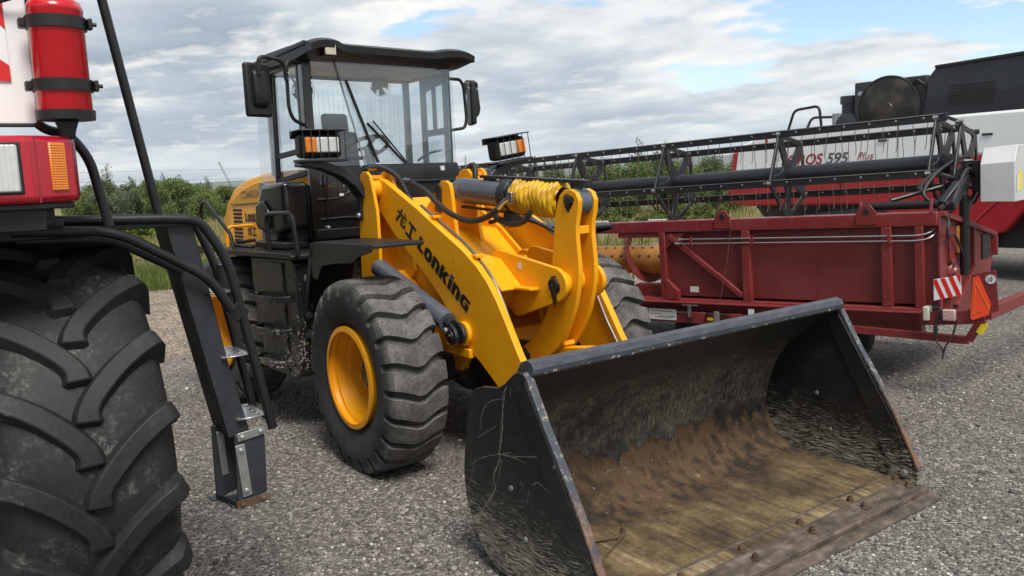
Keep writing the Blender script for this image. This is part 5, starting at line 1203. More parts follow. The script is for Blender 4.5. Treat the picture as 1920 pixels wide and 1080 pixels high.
# auger with spiral flights
AY, AZ, AR0, AR1 = -.62, .42, .165, .27
AUG = hb(MB().lathe([(.05, AR0), (HL-.05, AR0)], (0, AY, AZ), (1, 0, 0), 40), 'auger', 'auger')
def flight(x0, x1, turns, hand, a0):
    V = []; F = []; N = int(28*turns)
    for i in range(N+1):
        a_ = a0+hand*2*math.pi*turns*i/N; x = x0+(x1-x0)*i/N
        for r_ in (AR0-.01, AR1):
            for dx in (-.003, .003): V.append((x+dx, AY+r_*math.cos(a_), AZ+r_*math.sin(a_)))
    for i in range(N):
        k = i*4; F += [(k, k+4, k+6, k+2), (k+1, k+3, k+7, k+5), (k+2, k+6, k+7, k+3)]
    return MB().add(V, F)
hb(flight(.05, 3.50, 6.0, 1, R(120)), 'flight', 'maroon_sheet', AUG, smooth=50)
hb(flight(6.25, 4.15, 3.5, -1, R(250)), 'flight', 'maroon_sheet', AUG, smooth=50)
for i in range(9):
    for a_ in (R(60), R(110), R(20)):
        xk = 2.95+i*.13; p0 = Vector((xk, AY+AR0*math.cos(a_), AZ+AR0*math.sin(a_))); q = Vector((0, math.cos(a_), math.sin(a_)))
        hb(MB().lathe([(0, .016), (.006, .014), (.012, .006)], p0, q, 8), 'finger_bush', 'print_black', AUG)
for xk in (3.1, 3.35, 3.6, 3.85):
    hb(MB().tube([(xk, AY-.10, AZ+.14), (xk+.015, AY-.16, AZ+.29)], .008, 6), 'finger', 'steel_rust', AUG)
# front lower beam and knife, seen through the opening
hb(MB().span((.0, -1.62, -.08), (HL, -1.50, -.01)), 'knife_beam', 'maroon', bevel=.004)
hb(MB().span((2.60, -.24, -.06), (3.05, -.12, .20)), 'feeder_lug', 'maroon', bevel=.01)
# ---- reel
RY, RZ, RR = -.75, 1.285, .46
ANG = [R(45+72*k) for k in range(5)]            # 0 = away from the camera
REEL = hb(MB().lathe([(-.02, .02), (-.02, .092), (HL-.1, .092), (HL-.1, .02)], (0, RY, RZ), (1, 0, 0), 36), 'reel_tube', 'dark_grey')
def rp(a_, r_, x=0): return Vector((x, RY-r_*math.cos(a_), RZ+r_*math.sin(a_)))
def spider_loops(Rr):
    """pentagon frame with spokes: five triangular windows"""
    outer_ = []; holes = []
    for k in range(5):
        a_ = ANG[k]; outer_ += [(a_-R(4), Rr*1.0), (a_, Rr*1.05), (a_+R(4), Rr*1.0)]
        b_ = a_+R(72)
        holes.append([(a_+R(8.5), Rr*.80), (a_+R(16), Rr*.80), (b_-R(16), Rr*.80), (b_-R(8.5), Rr*.80), (b_-R(17), Rr*.40), (a_+R(36), Rr*.33), (a_+R(17), Rr*.40)])
    f = lambda p: (RY-p[1]*math.cos(p[0]), RZ+p[1]*math.sin(p[0]))
    return [f(p) for p in outer_], [[f(p) for p in h] for h in holes]
so, sh = spider_loops(RR)
for xs in (.06, 1.52, 2.86, 4.10, 5.30, 6.15):
    o = holed('spider', so, sh, 0, xs-.010, xs+.010, 'dark_grey', REEL)
    for k in range(5):
        p = rp(ANG[k], RR+.005, xs)
        MB().lathe([(-.022, .026), (.022, .026)], p, (1, 0, 0), 12).build('bearing', 'galv', REEL)
# eccentric plate and levers at the near end
so2, sh2 = spider_loops(RR*.93)
so2 = [(y-.03, z-.05) for y, z in so2]; sh2 = [[(y-.03, z-.05) for y, z in h] for h in sh2]
holed('eccentric_plate', so2, sh2, 0, -.135, -.117, 'dark_grey', REEL)
for k in range(5):
    p = rp(ANG[k], RR+.005, -.12)+Vector((0, -.03, -.05))
    MB().lathe([(-.03, .024), (.03, .024)], p, (1, 0, 0), 12).build('bearing', 'galv' if k == 1 else 'dark_grey', REEL)
    MB().bar(rp(ANG[k], RR+.005, -.02), p, .03, .03).build('crank', 'dark_grey', REEL, bevel=.004)
# bats with their wire tines
tine_me = None
for k in range(5):
    p = rp(ANG[k], RR+.005)
    BT = MB(); BT.span((-.03, p.y-.013, p.z-.036), (HL-.12, p.y+.013, p.z+.036))
    bat = hb(BT, 'bat', 'dark_grey', bevel=.004)
    MB().tube([(.0, p.y+.016, p.z+.030), (HL-.15, p.y+.016, p.z+.030)], .004, 4).build('bat_edge', 'galv', bat)
    nt = 48
    for i in range(nt):
        xk = .12+i*.128
        if xk > HL-.2: break
        if tine_me is None:
            tm = MB().tube(spline([(0, .018, -.01), (.004, .020, -.10), (.006, .012, -.19), (.010, .03, -.255)], 3), .0034, 5).build('tine', 'steel_rust', None); tine_me = tm.data; bpy.data.objects.remove(tm)
        tn = bpy.data.objects.new('tine', tine_me); scene.collection.objects.link(tn); tn.parent = bat; tn.location = (xk, p.y, p.z-.02); tn.rotation_euler = (rng.uniform(-.06, .06), rng.uniform(-.09, .09), 0)
    bolt_me = None
    for i in range(26):
        xk = .16+i*.235
        if bolt_me is None:
            q = MB().lathe([(0, .012), (.004, .010), (.006, .004)], (0, 0, 0), (0, 1, 0), 8).build('bolt', 'galv', bat); bolt_me = q.data; q.location = (xk, p.y+.0135, p.z+.005)
        else:
            q = bpy.data.objects.new('bolt', bolt_me); scene.collection.objects.link(q); q.parent = bat; q.location = (xk, p.y+.0135, p.z+.005)
# reel arm, cylinder, hoses and drive cover at the near end
ARM = hb(MB().bar((-.18, -.05, .93), (-.18, RY+.05, RZ-.05), .06, .09), 'reel_arm', 'dark_grey', bevel=.01)
hb(MB().bar((-.18, RY-.05, RZ-.05), (-.18, -1.55, .95), .05, .07), 'reel_arm', 'dark_grey', bevel=.01)
hb(MB().tube([(.52, -.02, .955), (-.10, -.02, .955)], .036, 18), 'pivot_tube', 'black_paint')
hb(MB().tube([(.30, -.06, 1.0), (-.12, -.40, 1.12)], .020, 10), 'support_rod', 'black_paint')
for xk in (.53, -.05): hb(MB().prism([(-.06, .89), (-.06, 1.0), (.02, 1.0), (.05, .89)], 0, xk-.012, xk+.012), 'pivot_bracket', 'maroon', bevel=.003)
hb(MB().bar((-.12, -.02, .95), (-.20, -.20, 1.12), .07, .06), 'arm_head', 'dark_grey', bevel=.01)
hb(MB().tube([(-.16, -.55, 1.0), (-.16, -.55, .30)], .040, 16), 'lift_ram', 'black_paint'); hb(MB().tube([(-.16, -.55, 1.0), (-.16, -.50, 1.18)], .02, 10), 'ram_rod', 'chrome')
for k, pts in enumerate(([(-.10, -.05, .93), (.02, -.02, 1.05), (-.05, -.25, 1.24), (-.16, -.62, 1.34), (-.20, -.75, 1.22)], [(-.02, -.05, .95), (.06, -.10, 1.12), (-.06, -.40, 1.27), (-.18, -.70, 1.30)], [(-.12, -.10, .90), (-.20, -.06, 1.00), (-.22, -.35, 1.22), (-.22, -.60, 1.18), (-.20, -.72, 1.02), (-.18, -.60, .95)], [(-.12, -.12, .88), (-.18, .02, .80), (-.17, .02, .70), (-.15, -.30, .66), (-.16, -.50, .48)], [(-.19, -.60, 1.28), (-.23, -.85, 1.20), (-.22, -.88, 1.05), (-.20, -.70, .92)])):
    hb(MB().tube(spline(pts, 7), .013 if k < 3 else .011, 8), 'hydraulic_hose', 'hose')
for (a, b_) in (((-.10, -.03, .92), (-.16, -.03, .97)), ((-.14, -.60, 1.30), (-.19, -.68, 1.30))): hb(MB().tube([a, b_], .018, 8), 'hose_fitting', 'chrome')
hb(MB().span((-.26, -.92, 1.02), (-.20, -.62, 1.30)), 'reel_motor', 'print_black', bevel=.01)
gx = [(-.31, .93), (-.31, 1.33), (-.34, 1.41), (-.56, 1.43), (-.60, 1.38), (-.62, 1.05), (-.58, .93)]
hb(MB().span((-.36, -.98, .93), (-.30, -.46, 1.30)).prism(gx, 1, -.97, -.45) if False else MB().add(
    [(-.30, -.48, .94), (-.56, -.48, .93), (-.56, -.48, 1.27), (-.30, -.48, 1.26), (-.30, -.60, 1.40), (-.56, -.60, 1.41), (-.30, -1.05, 1.40), (-.57, -1.05, 1.41), (-.30, -1.05, .94), (-.57, -1.05, .93), (-.61, -.95, 1.08), (-.58, -.98, 1.30)],
    [(0, 1, 2, 3), (3, 2, 5, 4), (4, 5, 7, 6), (6, 7, 9, 8), (0, 8, 9, 1), (0, 3, 4, 6, 8), (1, 9, 7, 5, 2)]), 'drive_cover', 'white_box', bevel=.006)
hb(MB().span((-.5655, -.72, 1.02), (-.5635, -.62, 1.19)), 'warning_sticker', 'print_yellow'); hb(MB().span((-.5655, -.61, 1.02), (-.5635, -.54, 1.16)), 'warning_sticker', 'paper')
# ================================================================== HEADER TRAILER
HT = empty('header_trailer'); HT.matrix_world = Hm
tag(HT, 'low dark red trailer with striped board and orange triangle under the header', 'trailer')
def tb(mb, name, mat, **k): return mb.build(name, mat, HT, **k)
tb(MB().span((.10, -.32, -.19), (6.0, -.20, -.07)), 'main_beam', 'maroon', bevel=.006)
tb(MB().span((.55, -1.25, -.19), (6.0, -1.13, -.09)), 'main_beam', 'maroon', bevel=.006)
tb(MB().span((1.55, .02, -.17), (2.95, .10, -.058)), 'side_beam', 'maroon', bevel=.006)
tb(MB().span((1.62, .104, -.062), (2.85, .112, -.050)), 'galvanised_strip', 'galv')
tb(MB().prism([(2.42, -.135), (2.75, -.135), (2.75, .005), (2.42, -.005)], 1, .1135, .1155) if False else MB().span((2.40, .1135, -.145), (2.74, .1155, -.030)), 'data_plate', 'paper')
mb = MB()
for k, (a, b_, z) in enumerate(((2.44, 2.70, -.055), (2.58, 2.71, -.085), (2.42, 2.62, -.105), (2.43, 2.66, -.12))):
    mb.span((a, .1157, z-.003), (b_, .1162, z+.003))
tag(tb(mb, 'plate_print', 'print_grey', smooth=0), kind='stuff')
for xk, w_ in ((2.12, .16), (1.70, .14), (1.46, .05)):
    tb(MB().prism([(xk-w_/2, -.04), (xk+w_/2, -.04), (xk+w_/2*.8, -.15), (xk-w_/2*.5, -.16)], 1, .12, .17), 'bracket', 'maroon', bevel=.005)
tb(MB().span((1.50, .172, -.035), (1.56, .1745, .02)), 'sticker', 'paper')
tb(MB().tube([(2.30, .15, .03), (2.12, .155, .03)], .010, 8), 'lock_pin', 'galv'); tb(MB().span((2.21, .13, -.10), (2.25, .14, .03)), 'lock_bar', 'galv', bevel=.003)
tb(MB().span((1.87, .175, -.19), (1.92, .195, -.02)), 'prop_bar', 'galv', bevel=.003)
tb(MB().span((1.98, .10, -.125), (2.04, .118, -.10)), 'reflector', 'print_yellow')
# low rear frame
tb(MB().bar((.95, .16, -.105), (-.36, .16, -.155), .05, .065), 'low_bar', 'maroon', bevel=.004)
tb(MB().bar((1.05, .16, -.20), (.88, .16, -.06), .04, .08), 'low_bar_bracket', 'maroon', bevel=.004)
tb(MB().bar((-.36, .16, -.155), (-.50, .16, .10), .05, .065), 'low_bar_end', 'maroon', bevel=.004)
tb(MB().bar((-.44, .188, -.09), (-.49, .188, .00), .006, .05), 'reflector', 'print_yellow')
tb(MB().bar((-.02, .25, .02), (-.50, .25, .06), .04, .11), 'lamp_beam', 'maroon', bevel=.005)
tb(MB().prism([(-.33, .25+.0), (-.40, .25), (-.40, .25)] if False else [(-.345, .02), (-.415, .03), (-.39, .13)], 1, .272, .277), 'gusset', 'maroon')
tb(MB().bar((-.50, .20, .08), (-.72, -2.6, .08), .07, .10), 'rear_cross_beam', 'maroon', bevel=.006)
for ss in (0,):
    tb(MB().span((-.10, .20, .01), (-.05, .30, .13)), 'lamp_side', 'pale_lens', bevel=.012, seg=3)
tb(MB().span((-.30, .272, .02), (-.20, .315, .115)), 'tail_lamp', 'tail_lens', bevel=.012, seg=3)
tb(MB().span((-.205, .272, .025), (-.19, .322, .11)), 'lamp_rim', 'print_black', bevel=.004)
tb(MB().tube(spline([(-.12, .28, .12), (-.19, .29, .11), (-.15, .30, -.02), (-.15, .30, -.14), (-.19, .30, -.20), (-.21, .30, -.25)], 6), .009, 8), 'cable', 'hose'); tb(MB().tube(spline([(-.30, .27, .02), (-.27, .28, -.10), (-.22, .30, -.20), (-.20, .31, -.30)], 6), .008, 8), 'cable', 'hose')
tb(MB().span((-.165, .285, -.12), (-.135, .315, -.02)), 'cable_sleeve', 'hose', bevel=.004)
# striped board
SBo = [(-.135, .18), (-.135, .355), (-.335, .395), (-.34, .235)]
SB = tb(MB().prism(SBo, 1, .285, .293), 'striped_board', 'white', bevel=.003)
def onboard(u, v): # u along -x 0..1, v up 0..1
    x = -.138-.198*u; z = (.183+.17*v)+(.045*u) - .0*u; return (x, z)
for k in range(4):
    u0 = -.06+k*.30
    pts = [(u0, 1.0), (u0+.17, 1.0), (u0+.17+.32, 0), (u0+.32, 0)]
    # clip to the board
    def clip(pts_):
        out_ = []
        for (lo, sgn) in ((0, 1), (1, -1)):
            src = pts_ if not out_ else out_; res = []
            for i in range(len(src)):
                a, b_ = src[i], src[(i+1) % len(src)]; ia = sgn*(a[0]-lo) >= 0; ib = sgn*(b_[0]-lo) >= 0
                if ia: res.append(a)
                if ia != ib:
                    tt = (lo-a[0])/(b_[0]-a[0]); res.append((lo, a[1]+tt*(b_[1]-a[1])))
            out_ = res
        return out_
    pc = clip(pts)
    if len(pc) >= 3: MB().prism([onboard(u, v) for u, v in pc], 1, .2935, .2945).build('red_stripe', 'red_sign', SB, smooth=0)
tb(MB().span((-.26, .24, .10), (-.20, .28, .24)), 'board_stay', 'maroon', bevel=.003)
# slow-vehicle triangle and speed disc on a dark red plate
TP = tb(MB().prism([(-.405, .03), (-.415, .40), (-.585, .44), (-.605, .12)], 1, .29, .298), 'sign_plate', 'maroon', bevel=.003)
MB().prism([(-.405, .055), (-.425, .375), (-.465, .395), (-.55, .17), (-.535, .085), (-.42, .035)], 1, .2985, .3015).build('triangle', 'orange_sign', TP, smooth=0)
tri = [(-.425, .085), (-.445, .345), (-.535, .135)]
for i in range(3):
    a, b_ = tri[i], tri[(i+1) % 3]; MB().tube([(a[0], .3025, a[1]), (b_[0], .3025, b_[1])], .0028, 5).build('triangle_line', 'print_yellow' if i == 9 else 'paper' if i == 9 else 'amber', TP)
MB().lathe([(0, .038), (.003, .038)], (-.548, .2985, .365), (0, 1, 0), 28).build('speed_disc', 'white', TP)
MB().lathe([(0, .0365), (.001, .0365), (.001, .033), (0, .033)], (-.548, .302, .365), (0, 1, 0), 28, closed=True).build('disc_ring', 'print_red', TP)
tm = text_mesh('10', .052, (-.522, .3022, .347), (-1, 0, .06), (0, 0, 1), 'print_black', TP, offset=.001, xs=.8)
# wheels
for (xw, yw) in ((.98, -.62), (2.32, -.30), (1.30, -1.6), (2.9, -1.6)):
    wl_ = tb(MB().lathe([(-.08, .05), (-.08, .17), (-.06, .19), (.06, .19), (.08, .17), (.08, .05)], (xw, yw, -.32), (0, 1, 0), 24), 'wheel', 'galv')
    MB().lathe([(-.10, .20), (-.105, .26), (-.08, .31), (0, .32), (.08, .31), (.105, .26), (.10, .20)], (xw, yw, -.32), (0, 1, 0), 32).build('tyre', 'rubber', wl_)
for xw in (.98, 2.32): tb(MB().cyl((xw, -1.6, -.32), (xw, -.2, -.32), .03), 'axle', 'maroon')
# slack wire hanging from a lug
wr = MB().tube(spline([(1.80, .075, .90), (1.76, .08, .86), (1.80, .085, .55), (1.86, .09, .25), (1.91, .12, .02), (1.92, .19, -.10)], 6), .0028, 5).build('tie_wire', 'steel_rust', GH)

# ================================================================== FAR COMBINE (right edge)
FC = empty('combine_harvester', (-2.0, 10.4, 0)); FC.rotation_euler = (0, 0, R(2.0))
tag(FC, 'white and red combine harvester with dark grain tank behind the header', 'combine harvester')
def fb_(mb, name, mat, **k): mb.xf(lambda p: p-Vector((-2.0, 0, 0))); return mb.build(name, mat, FC, **k)
BD = fb_(MB().prism([(-5.95, 1.78), (-5.85, 2.35), (-5.4, 2.52), (-4.6, 2.60), (-2.0, 2.66), (2.2, 2.70), (2.2, 2.00), (-.3, 2.00), (-2.2, 1.98), (-3.4, 1.62), (-5.6, 1.60)], 1, 0, 2.6), 'side_panel', 'white', bevel=.05, seg=3)
fb_(MB().prism([(-6.15, 1.30), (-6.1, 1.75), (-6.0, 2.25), (-5.86, 2.25), (-5.75, 1.72)], 1, .02, 2.58), 'rear_hood', 'combine_red_far', bevel=.04)
fb_(MB().prism([(-6.1, 1.22), (-6.0, 1.62), (-3.4, 1.66), (-2.2, 2.0), (2.2, 2.02), (2.2, 1.62), (.9, 1.62), (.2, 1.60), (-.42, 1.30), (-.80, .78), (-1.02, .72), (-1.9, .80), (-3.2, 1.20), (-5.6, 1.16)], 1, .01, 2.55), 'lower_panel', 'combine_red_far', bevel=.04, seg=3)
fb_(MB().prism([(-5.6, 1.15), (2.0, 1.6), (2.0, .55), (-1.2, .50), (-5.2, .7)], 1, .25, 2.4), 'underbody', 'print_black')
fb_(MB().prism([(-5.2, .9), (-3.2, 1.15), (-1.0, .80), (-1.0, .40), (-4.8, .45)], 1, .12, .25), 'underbody_panel', 'hopper', bevel=.01)
fb_(MB().prism([(-2.12, 2.66), (-2.12, 3.28), (-1.98, 3.45), (2.4, 3.60), (2.4, 2.72)], 1, .05, 2.5), 'grain_tank', 'hopper', bevel=.02)
fb_(MB().prism([(-2.12, 2.95), (2.4, 3.16), (2.4, 2.72), (-2.12, 2.66)], 1, .02, .05), 'grain_tank_skirt', 'dark_grey', bevel=.01)
fb_(MB().prism([(-1.98, 3.44), (2.4, 3.595), (2.4, 3.64), (-1.98, 3.485)], 1, .02, .10), 'tank_rim', 'print_black')
fb_(MB().span((-3.42, .10, 2.58), (-2.14, .9, 3.36)), 'radiator_box', 'hopper', bevel=.02)
fb_(MB().lathe([(0, .55), (-.04, .54), (-.06, .51), (-.075, .10), (-.09, .09), (-.09, .02)], (-2.78, .10, 2.86), (0, 1, 0), 48), 'rotary_screen', 'screen_mesh' if 'screen_mesh' in MATS else 'dark_grey')
fb_(MB().lathe([(0, .558), (-.05, .558), (-.05, .535), (0, .535)], (-2.78, .09, 2.86), (0, 1, 0), 48, closed=True), 'screen_ring', 'hopper')
fb_(MB().lathe([(0, .045), (-.03, .04), (-.03, .01)], (-3.30, .10, 3.16), (0, 1, 0), 16), 'cap', 'galv')
fb_(MB().cyl((-3.62, .35, 2.55), (-3.62, .35, 3.02), .16), 'air_cleaner', 'hopper'); fb_(MB().cyl((-3.62, .35, 3.02), (-3.62, .35, 3.16), .19), 'air_cleaner_cap', 'hopper'); fb_(MB().cyl((-3.80, .25, 2.55), (-3.80, .25, 2.86), .12), 'exhaust', 'galv')
fb_(MB().lathe([(0, .22), (-.08, .22), (-.10, .16)], (-3.55, .15, 2.62), (0, 1, 0), 24), 'pulley', 'hopper')
for k in range(3): fb_(MB().tube(spline([(-2.40, .10, 3.20), (-2.28+k*.03, .05, 3.30-k*.03), (-2.18+k*.02, .08, 3.15), (-2.16, .1, 2.85)], 6), .015, 6), 'hose', 'hose')
for yk in (.05, .45):
    fb_(MB().tube(fillet([(-4.75, yk, 2.55), (-4.60, yk, 2.98), (-4.08, yk, 3.02), (-4.02, yk, 2.55)] if yk < .1 else [(-4.62, yk, 2.55), (-4.48, yk, 2.84), (-3.70, yk, 2.80), (-3.66, yk, 2.55)], .10), .026, 10), 'handrail', 'rail_black')
# cab off to the right
fb_(MB().prism([(2.4, 1.9), (2.4, 3.6), (3.9, 3.6), (4.1, 1.9)], 1, .3, 2.3), 'cab', 'glass_dark', bevel=.04)
WR = fb_(MB().lathe([(-.22, .05), (-.20, .38), (-.26, .46), (.26, .46), (.26, .05)], (.25, .40, .90), (0, 1, 0), 40), 'front_wheel', 'white')
MB().lathe([(-.30, .47), (-.33, .62), (-.32, .76), (-.26, .86), (0, .90), (.26, .86), (.33, .7), (.30, .47)], Vector((2.25, .40, .90)), (0, 1, 0), 56).build('tyre', 'rubber', WR)
WR2 = fb_(MB().lathe([(-.16, .05), (-.14, .26), (-.18, .30), (.18, .30), (.18, .05)], (-4.2, .45, .60), (0, 1, 0), 32), 'rear_wheel', 'white')
MB().lathe([(-.20, .31), (-.22, .42), (-.20, .54), (0, .60), (.20, .54), (.22, .42), (.20, .31)], Vector((-2.2, .45, .60)), (0, 1, 0), 44).build('tyre', 'rubber', WR2)
for yv in (2.3,): 
    q = fb_(MB().lathe([(-.30, .05), (-.33, .62), (-.26, .86), (0, .90), (.26, .86), (.33, .7), (.30, .05)], (.25, yv, .90), (0, 1, 0), 40), 'front_wheel', 'rubber')
# printed name
text_mesh('TOROS', .27, (-2.90, -.003, 1.955), (1, 0, 0), (0, 0, 1), 'print_red', FC, shear=.25, offset=.006, xs=1.02); text_mesh('595', .27, (-1.90, -.003, 1.955), (1, 0, 0), (0, 0, 1), 'print_grey', FC, shear=.25, offset=.006, xs=1.05); text_mesh('Plus', .19, (-1.30, -.003, 2.00), (1, 0, 0), (0, 0, 1), 'print_red', FC, shear=.35)
fb_(MB().span((-.36, -.012, 1.44), (-.26, .008, 1.52)), 'side_marker', 'amber', bevel=.005)
fb_(MB().tube(spline([(-1.35, .0, .80), (-1.1, -.004, 1.10), (-.80, -.006, 1.36), (-.3, -.006, 1.55), (.3, -.004, 1.66)], 6), .018, 6), 'panel_swage', 'combine_red_far')
fb_(MB().span((-5.2, -.006, 2.40), (-5.15, .0, 2.48)), 'sticker', 'red_sign')

for xk in (-4.9, -2.55, -.55): fb_(MB().span((xk-.006, -.0035, 2.02), (xk+.006, .003, 2.60)), 'panel_gap', 'print_grey', smooth=0)
for xk in (-2.9, -1.2, -.2): fb_(MB().span((xk, -.022, 2.30), (xk+.16, .0, 2.335)), 'panel_latch', 'hopper', bevel=.006)
for k in range(7): fb_(MB().span((-1.75, .008, 2.82+k*.05), (-1.05, .018, 2.835+k*.05)), 'louvre', 'print_black', smooth=0)
for xk in (-3.6, -1.6): fb_(MB().span((xk-.005, -.002, 1.25), (xk+.005, .012, 1.62)), 'panel_gap', 'print_black', smooth=0)
# ================================================================== BACKGROUND
def bearing(px, dist):
    a_ = YAW-math.atan((px-960)/FPX); return Vector((CAM.x+dist*math.cos(a_), CAM.y+dist*math.sin(a_), 0))
def leafmat(name, c0, c1, c2):
    m, t, b = newmat(name); co = t.coord('Object'); isl = t.new('ShaderNodeNewGeometry').outputs['Random Per Island']
    n = t.noise(co, 1.4, 3)
    c = t.ramp(t.math('MULTIPLY_ADD', isl, .55, t.math('MULTIPLY', n, .5)), [(.2, c0), (.5, c1), (.85, c2)])
    t.put(b.inputs['Base Color'], c); b.inputs['Roughness'].default_value = .6; b.inputs['Specular IOR Level'].default_value = .3
    tl = t.new('ShaderNodeBsdfTranslucent'); t.put(tl.inputs[0], t.mix(.5, c, (.16, .20, .03)))
    mxs = t.new('ShaderNodeMixShader'); mxs.inputs[0].default_value = .28; t.l.new(b.outputs[0], mxs.inputs[1]); t.l.new(tl.outputs[0], mxs.inputs[2])
    t.l.new(mxs.outputs[0], t.n['Material Output'].inputs[0])
leafmat('leaf_mid', (.055, .092, .022), (.115, .170, .042), (.19, .25, .075))
leafmat('leaf_grey', (.068, .092, .055), (.125, .155, .095), (.20, .23, .15))
leafmat('leaf_bright', (.10, .17, .016), (.19, .28, .03), (.28, .37, .06))
leafmat('leaf_dark', (.042, .068, .028), (.082, .120, .050), (.135, .18, .082))
leafmat('grass_leaf', (.14, .165, .04), (.28, .25, .09), (.44, .35, .16))
leafmat('weed_leaf', (.05, .085, .015), (.10, .15, .03), (.20, .22, .06))
def quads_mesh(name, cen, sizes, mat, parent, flat=0.0, aspect=1.7):
    N = len(cen); a = rng.normal(size=(N, 3)); a[:, 2] *= (1-flat*.5); a /= np.linalg.norm(a, axis=1)[:, None]
    b_ = rng.normal(size=(N, 3)); b_ -= a*(a*b_).sum(1)[:, None]; b_ /= np.linalg.norm(b_, axis=1)[:, None]
    a = a*sizes[:, None]*aspect*.5; b_ = b_*sizes[:, None]*.5
    V = np.stack([cen-a, cen+b_*.9-a*.1, cen+a, cen-b_*.9-a*.1], 1).reshape(-1, 3)
    me = bpy.data.meshes.new(name); me.vertices.add(len(V)); me.vertices.foreach_set('co', V.ravel())
    idx = np.arange(len(V), dtype=np.int32); me.loops.add(len(V)); me.loops.foreach_set('vertex_index', idx)
    me.polygons.add(N); me.polygons.foreach_set('loop_start', idx[::4].copy()); me.polygons.foreach_set('loop_total', np.full(N, 4, np.int32)); me.update()
    me.materials.append(MATS[mat]); o = bpy.data.objects.new(name, me); scene.collection.objects.link(o); o.parent = parent
    return o
def plant(name, px, dist, height, width, mat, label, cat, group=None, n=9000, style='bush', z0=-.35, leaf=.095):
    height *= 1.04 if dist < 100 else 1; n = int(n*1.3) if dist < 100 else n; leaf *= .78 if dist < 100 else 1; p = bearing(px, dist*(1.12 if 45 < dist < 100 else 1)); root = empty(name, (p.x, p.y, z0)); tag(root, label, cat, group)
    blobs = []
    if style == 'bush':
        for k in range(11):
            f = rng.uniform(0, 1); r_ = rng.uniform(.20, .36)*height*.75
            blobs.append((rng.uniform(-.5, .5)*width*(1-.35*f), rng.uniform(-.5, .5)*width*(1-.35*f), .22*height+f*.62*height, r_, r_*rng.uniform(.8, 1.1)))
    elif style == 'tree':
        for k in range(16):
            f = k/15; r_ = height*(.20*(1-f)+.05)*rng.uniform(.8, 1.15); sp_ = width*.5*(1-f*.85)
            blobs.append((rng.uniform(-1, 1)*sp_*.7, rng.uniform(-1, 1)*sp_*.7, height*(.20+.76*f), r_, r_*rng.uniform(.6, .9)))
    elif style == 'poplar':
        for k in range(9):
            f = k/8; r_ = width*.5*(.55+.45*math.sin(math.pi*min(1, f*.9+.15)))*(1-.55*f); blobs.append((rng.uniform(-.1, .1)*width, rng.uniform(-.1, .1)*width, height*(.1+.86*f), r_, height*.10))
    bl = np.array(blobs); w_ = bl[:, 3]**2*bl[:, 4]; ix = rng.choice(len(bl), n, p=w_/w_.sum())
    u = rng.normal(size=(n, 3)); u /= np.linalg.norm(u, axis=1)[:, None]; rad = rng.random(n)**.45
    u *= rad[:, None]*rng.uniform(.85, 1.18, n)[:, None]
    cen = np.stack([bl[ix, 0]+u[:, 0]*bl[ix, 3], bl[ix, 1]+u[:, 1]*bl[ix, 3], np.maximum(bl[ix, 2]+u[:, 2]*bl[ix, 4], .04)], 1)
    quads_mesh('crown', cen, rng.uniform(.55, 1.25, n)*leaf, mat, root)
    tr = MB()
    if style == 'bush':
        for k in range(5):
            a_ = k*1.3; tr.tube([(0, 0, 0), (.15*math.cos(a_)*width, .15*math.sin(a_)*width, height*.35), (.3*math.cos(a_)*width, .3*math.sin(a_)*width, height*.65)], [.045, .03, .012], 6)
    else:
        tr.tube([(0, 0, 0), (.03*height, 0, height*.4), (0, .02*height, height*.92)], [.02*height+.02, .014*height+.01, .006], 7)
        for k in range(7):
            a_ = k*2.1; z_ = height*(.28+.08*k); tr.tube([(0, 0, z_), (width*.28*math.cos(a_), width*.28*math.sin(a_), z_+height*.10)], [.018, .006], 5)
    tr.build('trunk', 'wood', root)
    return root
GL, GR = 'shrubs beyond the left field', 'shrubs behind the header reel'
plant('shrub', 165, 52, 2.6, 2.6, 'leaf_mid', 'mid green shrub at far left, half behind the red lamp block', 'shrub', GL)
plant('birch_tree', 217, 58, 4.15, 2.1, 'leaf_mid', 'tall slender tree rising above the shrubs left of the black rail', 'tree', GL, style='tree', n=6000)
plant('shrub', 235, 49, 2.45, 3.2, 'leaf_grey', 'grey green shrub in front of the slender tree', 'shrub', GL)
plant('shrub', 205, 54, 3.0, 2.6, 'leaf_dark', 'dark shrub between the lamp block and the slender tree', 'shrub', GL)
plant('young_tree', 262, 60, 3.3, 1.6, 'leaf_grey', 'pointed grey green young tree just right of the slender tree', 'tree', GL, style='tree', n=4500)
plant('shrub', 283, 55, 2.6, 2.8, 'leaf_dark', 'dark green shrub right behind the slanting black rail', 'shrub', GL)
plant('willow_shrub', 335, 46, 2.75, 4.0, 'leaf_mid', 'wide rounded light green shrub midway between rail and yellow hood', 'shrub', GL, n=14000)
plant('young_tree', 322, 62, 3.5, 1.5, 'leaf_grey', 'pointed young tree behind the wide rounded shrub, left one', 'tree', GL, style='tree', n=4500)
plant('young_tree', 352, 64, 3.3, 1.4, 'leaf_dark', 'pointed dark young tree behind the wide rounded shrub, right one', 'tree', GL, style='tree', n=4500)
plant('shrub', 375, 56, 2.8, 3.2, 'leaf_dark', 'dark shrub filling the gap right of the wide rounded shrub', 'shrub', GL)
plant('shrub', 405, 50, 2.5, 3.0, 'leaf_mid', 'green shrub left of the brick chimney', 'shrub', GL)
plant('young_tree', 402, 66, 3.2, 1.4, 'leaf_grey', 'thin pointed tree left of the crane', 'tree', GL, style='tree', n=4000)
plant('shrub', 432, 54, 2.4, 2.6, 'leaf_mid', 'green shrub touching the edge of the yellow hood', 'shrub', GL)
plant('shrub', 305, 64, 2.9, 3.4, 'leaf_grey', 'grey shrub far behind the slanting rail', 'shrub', GL)
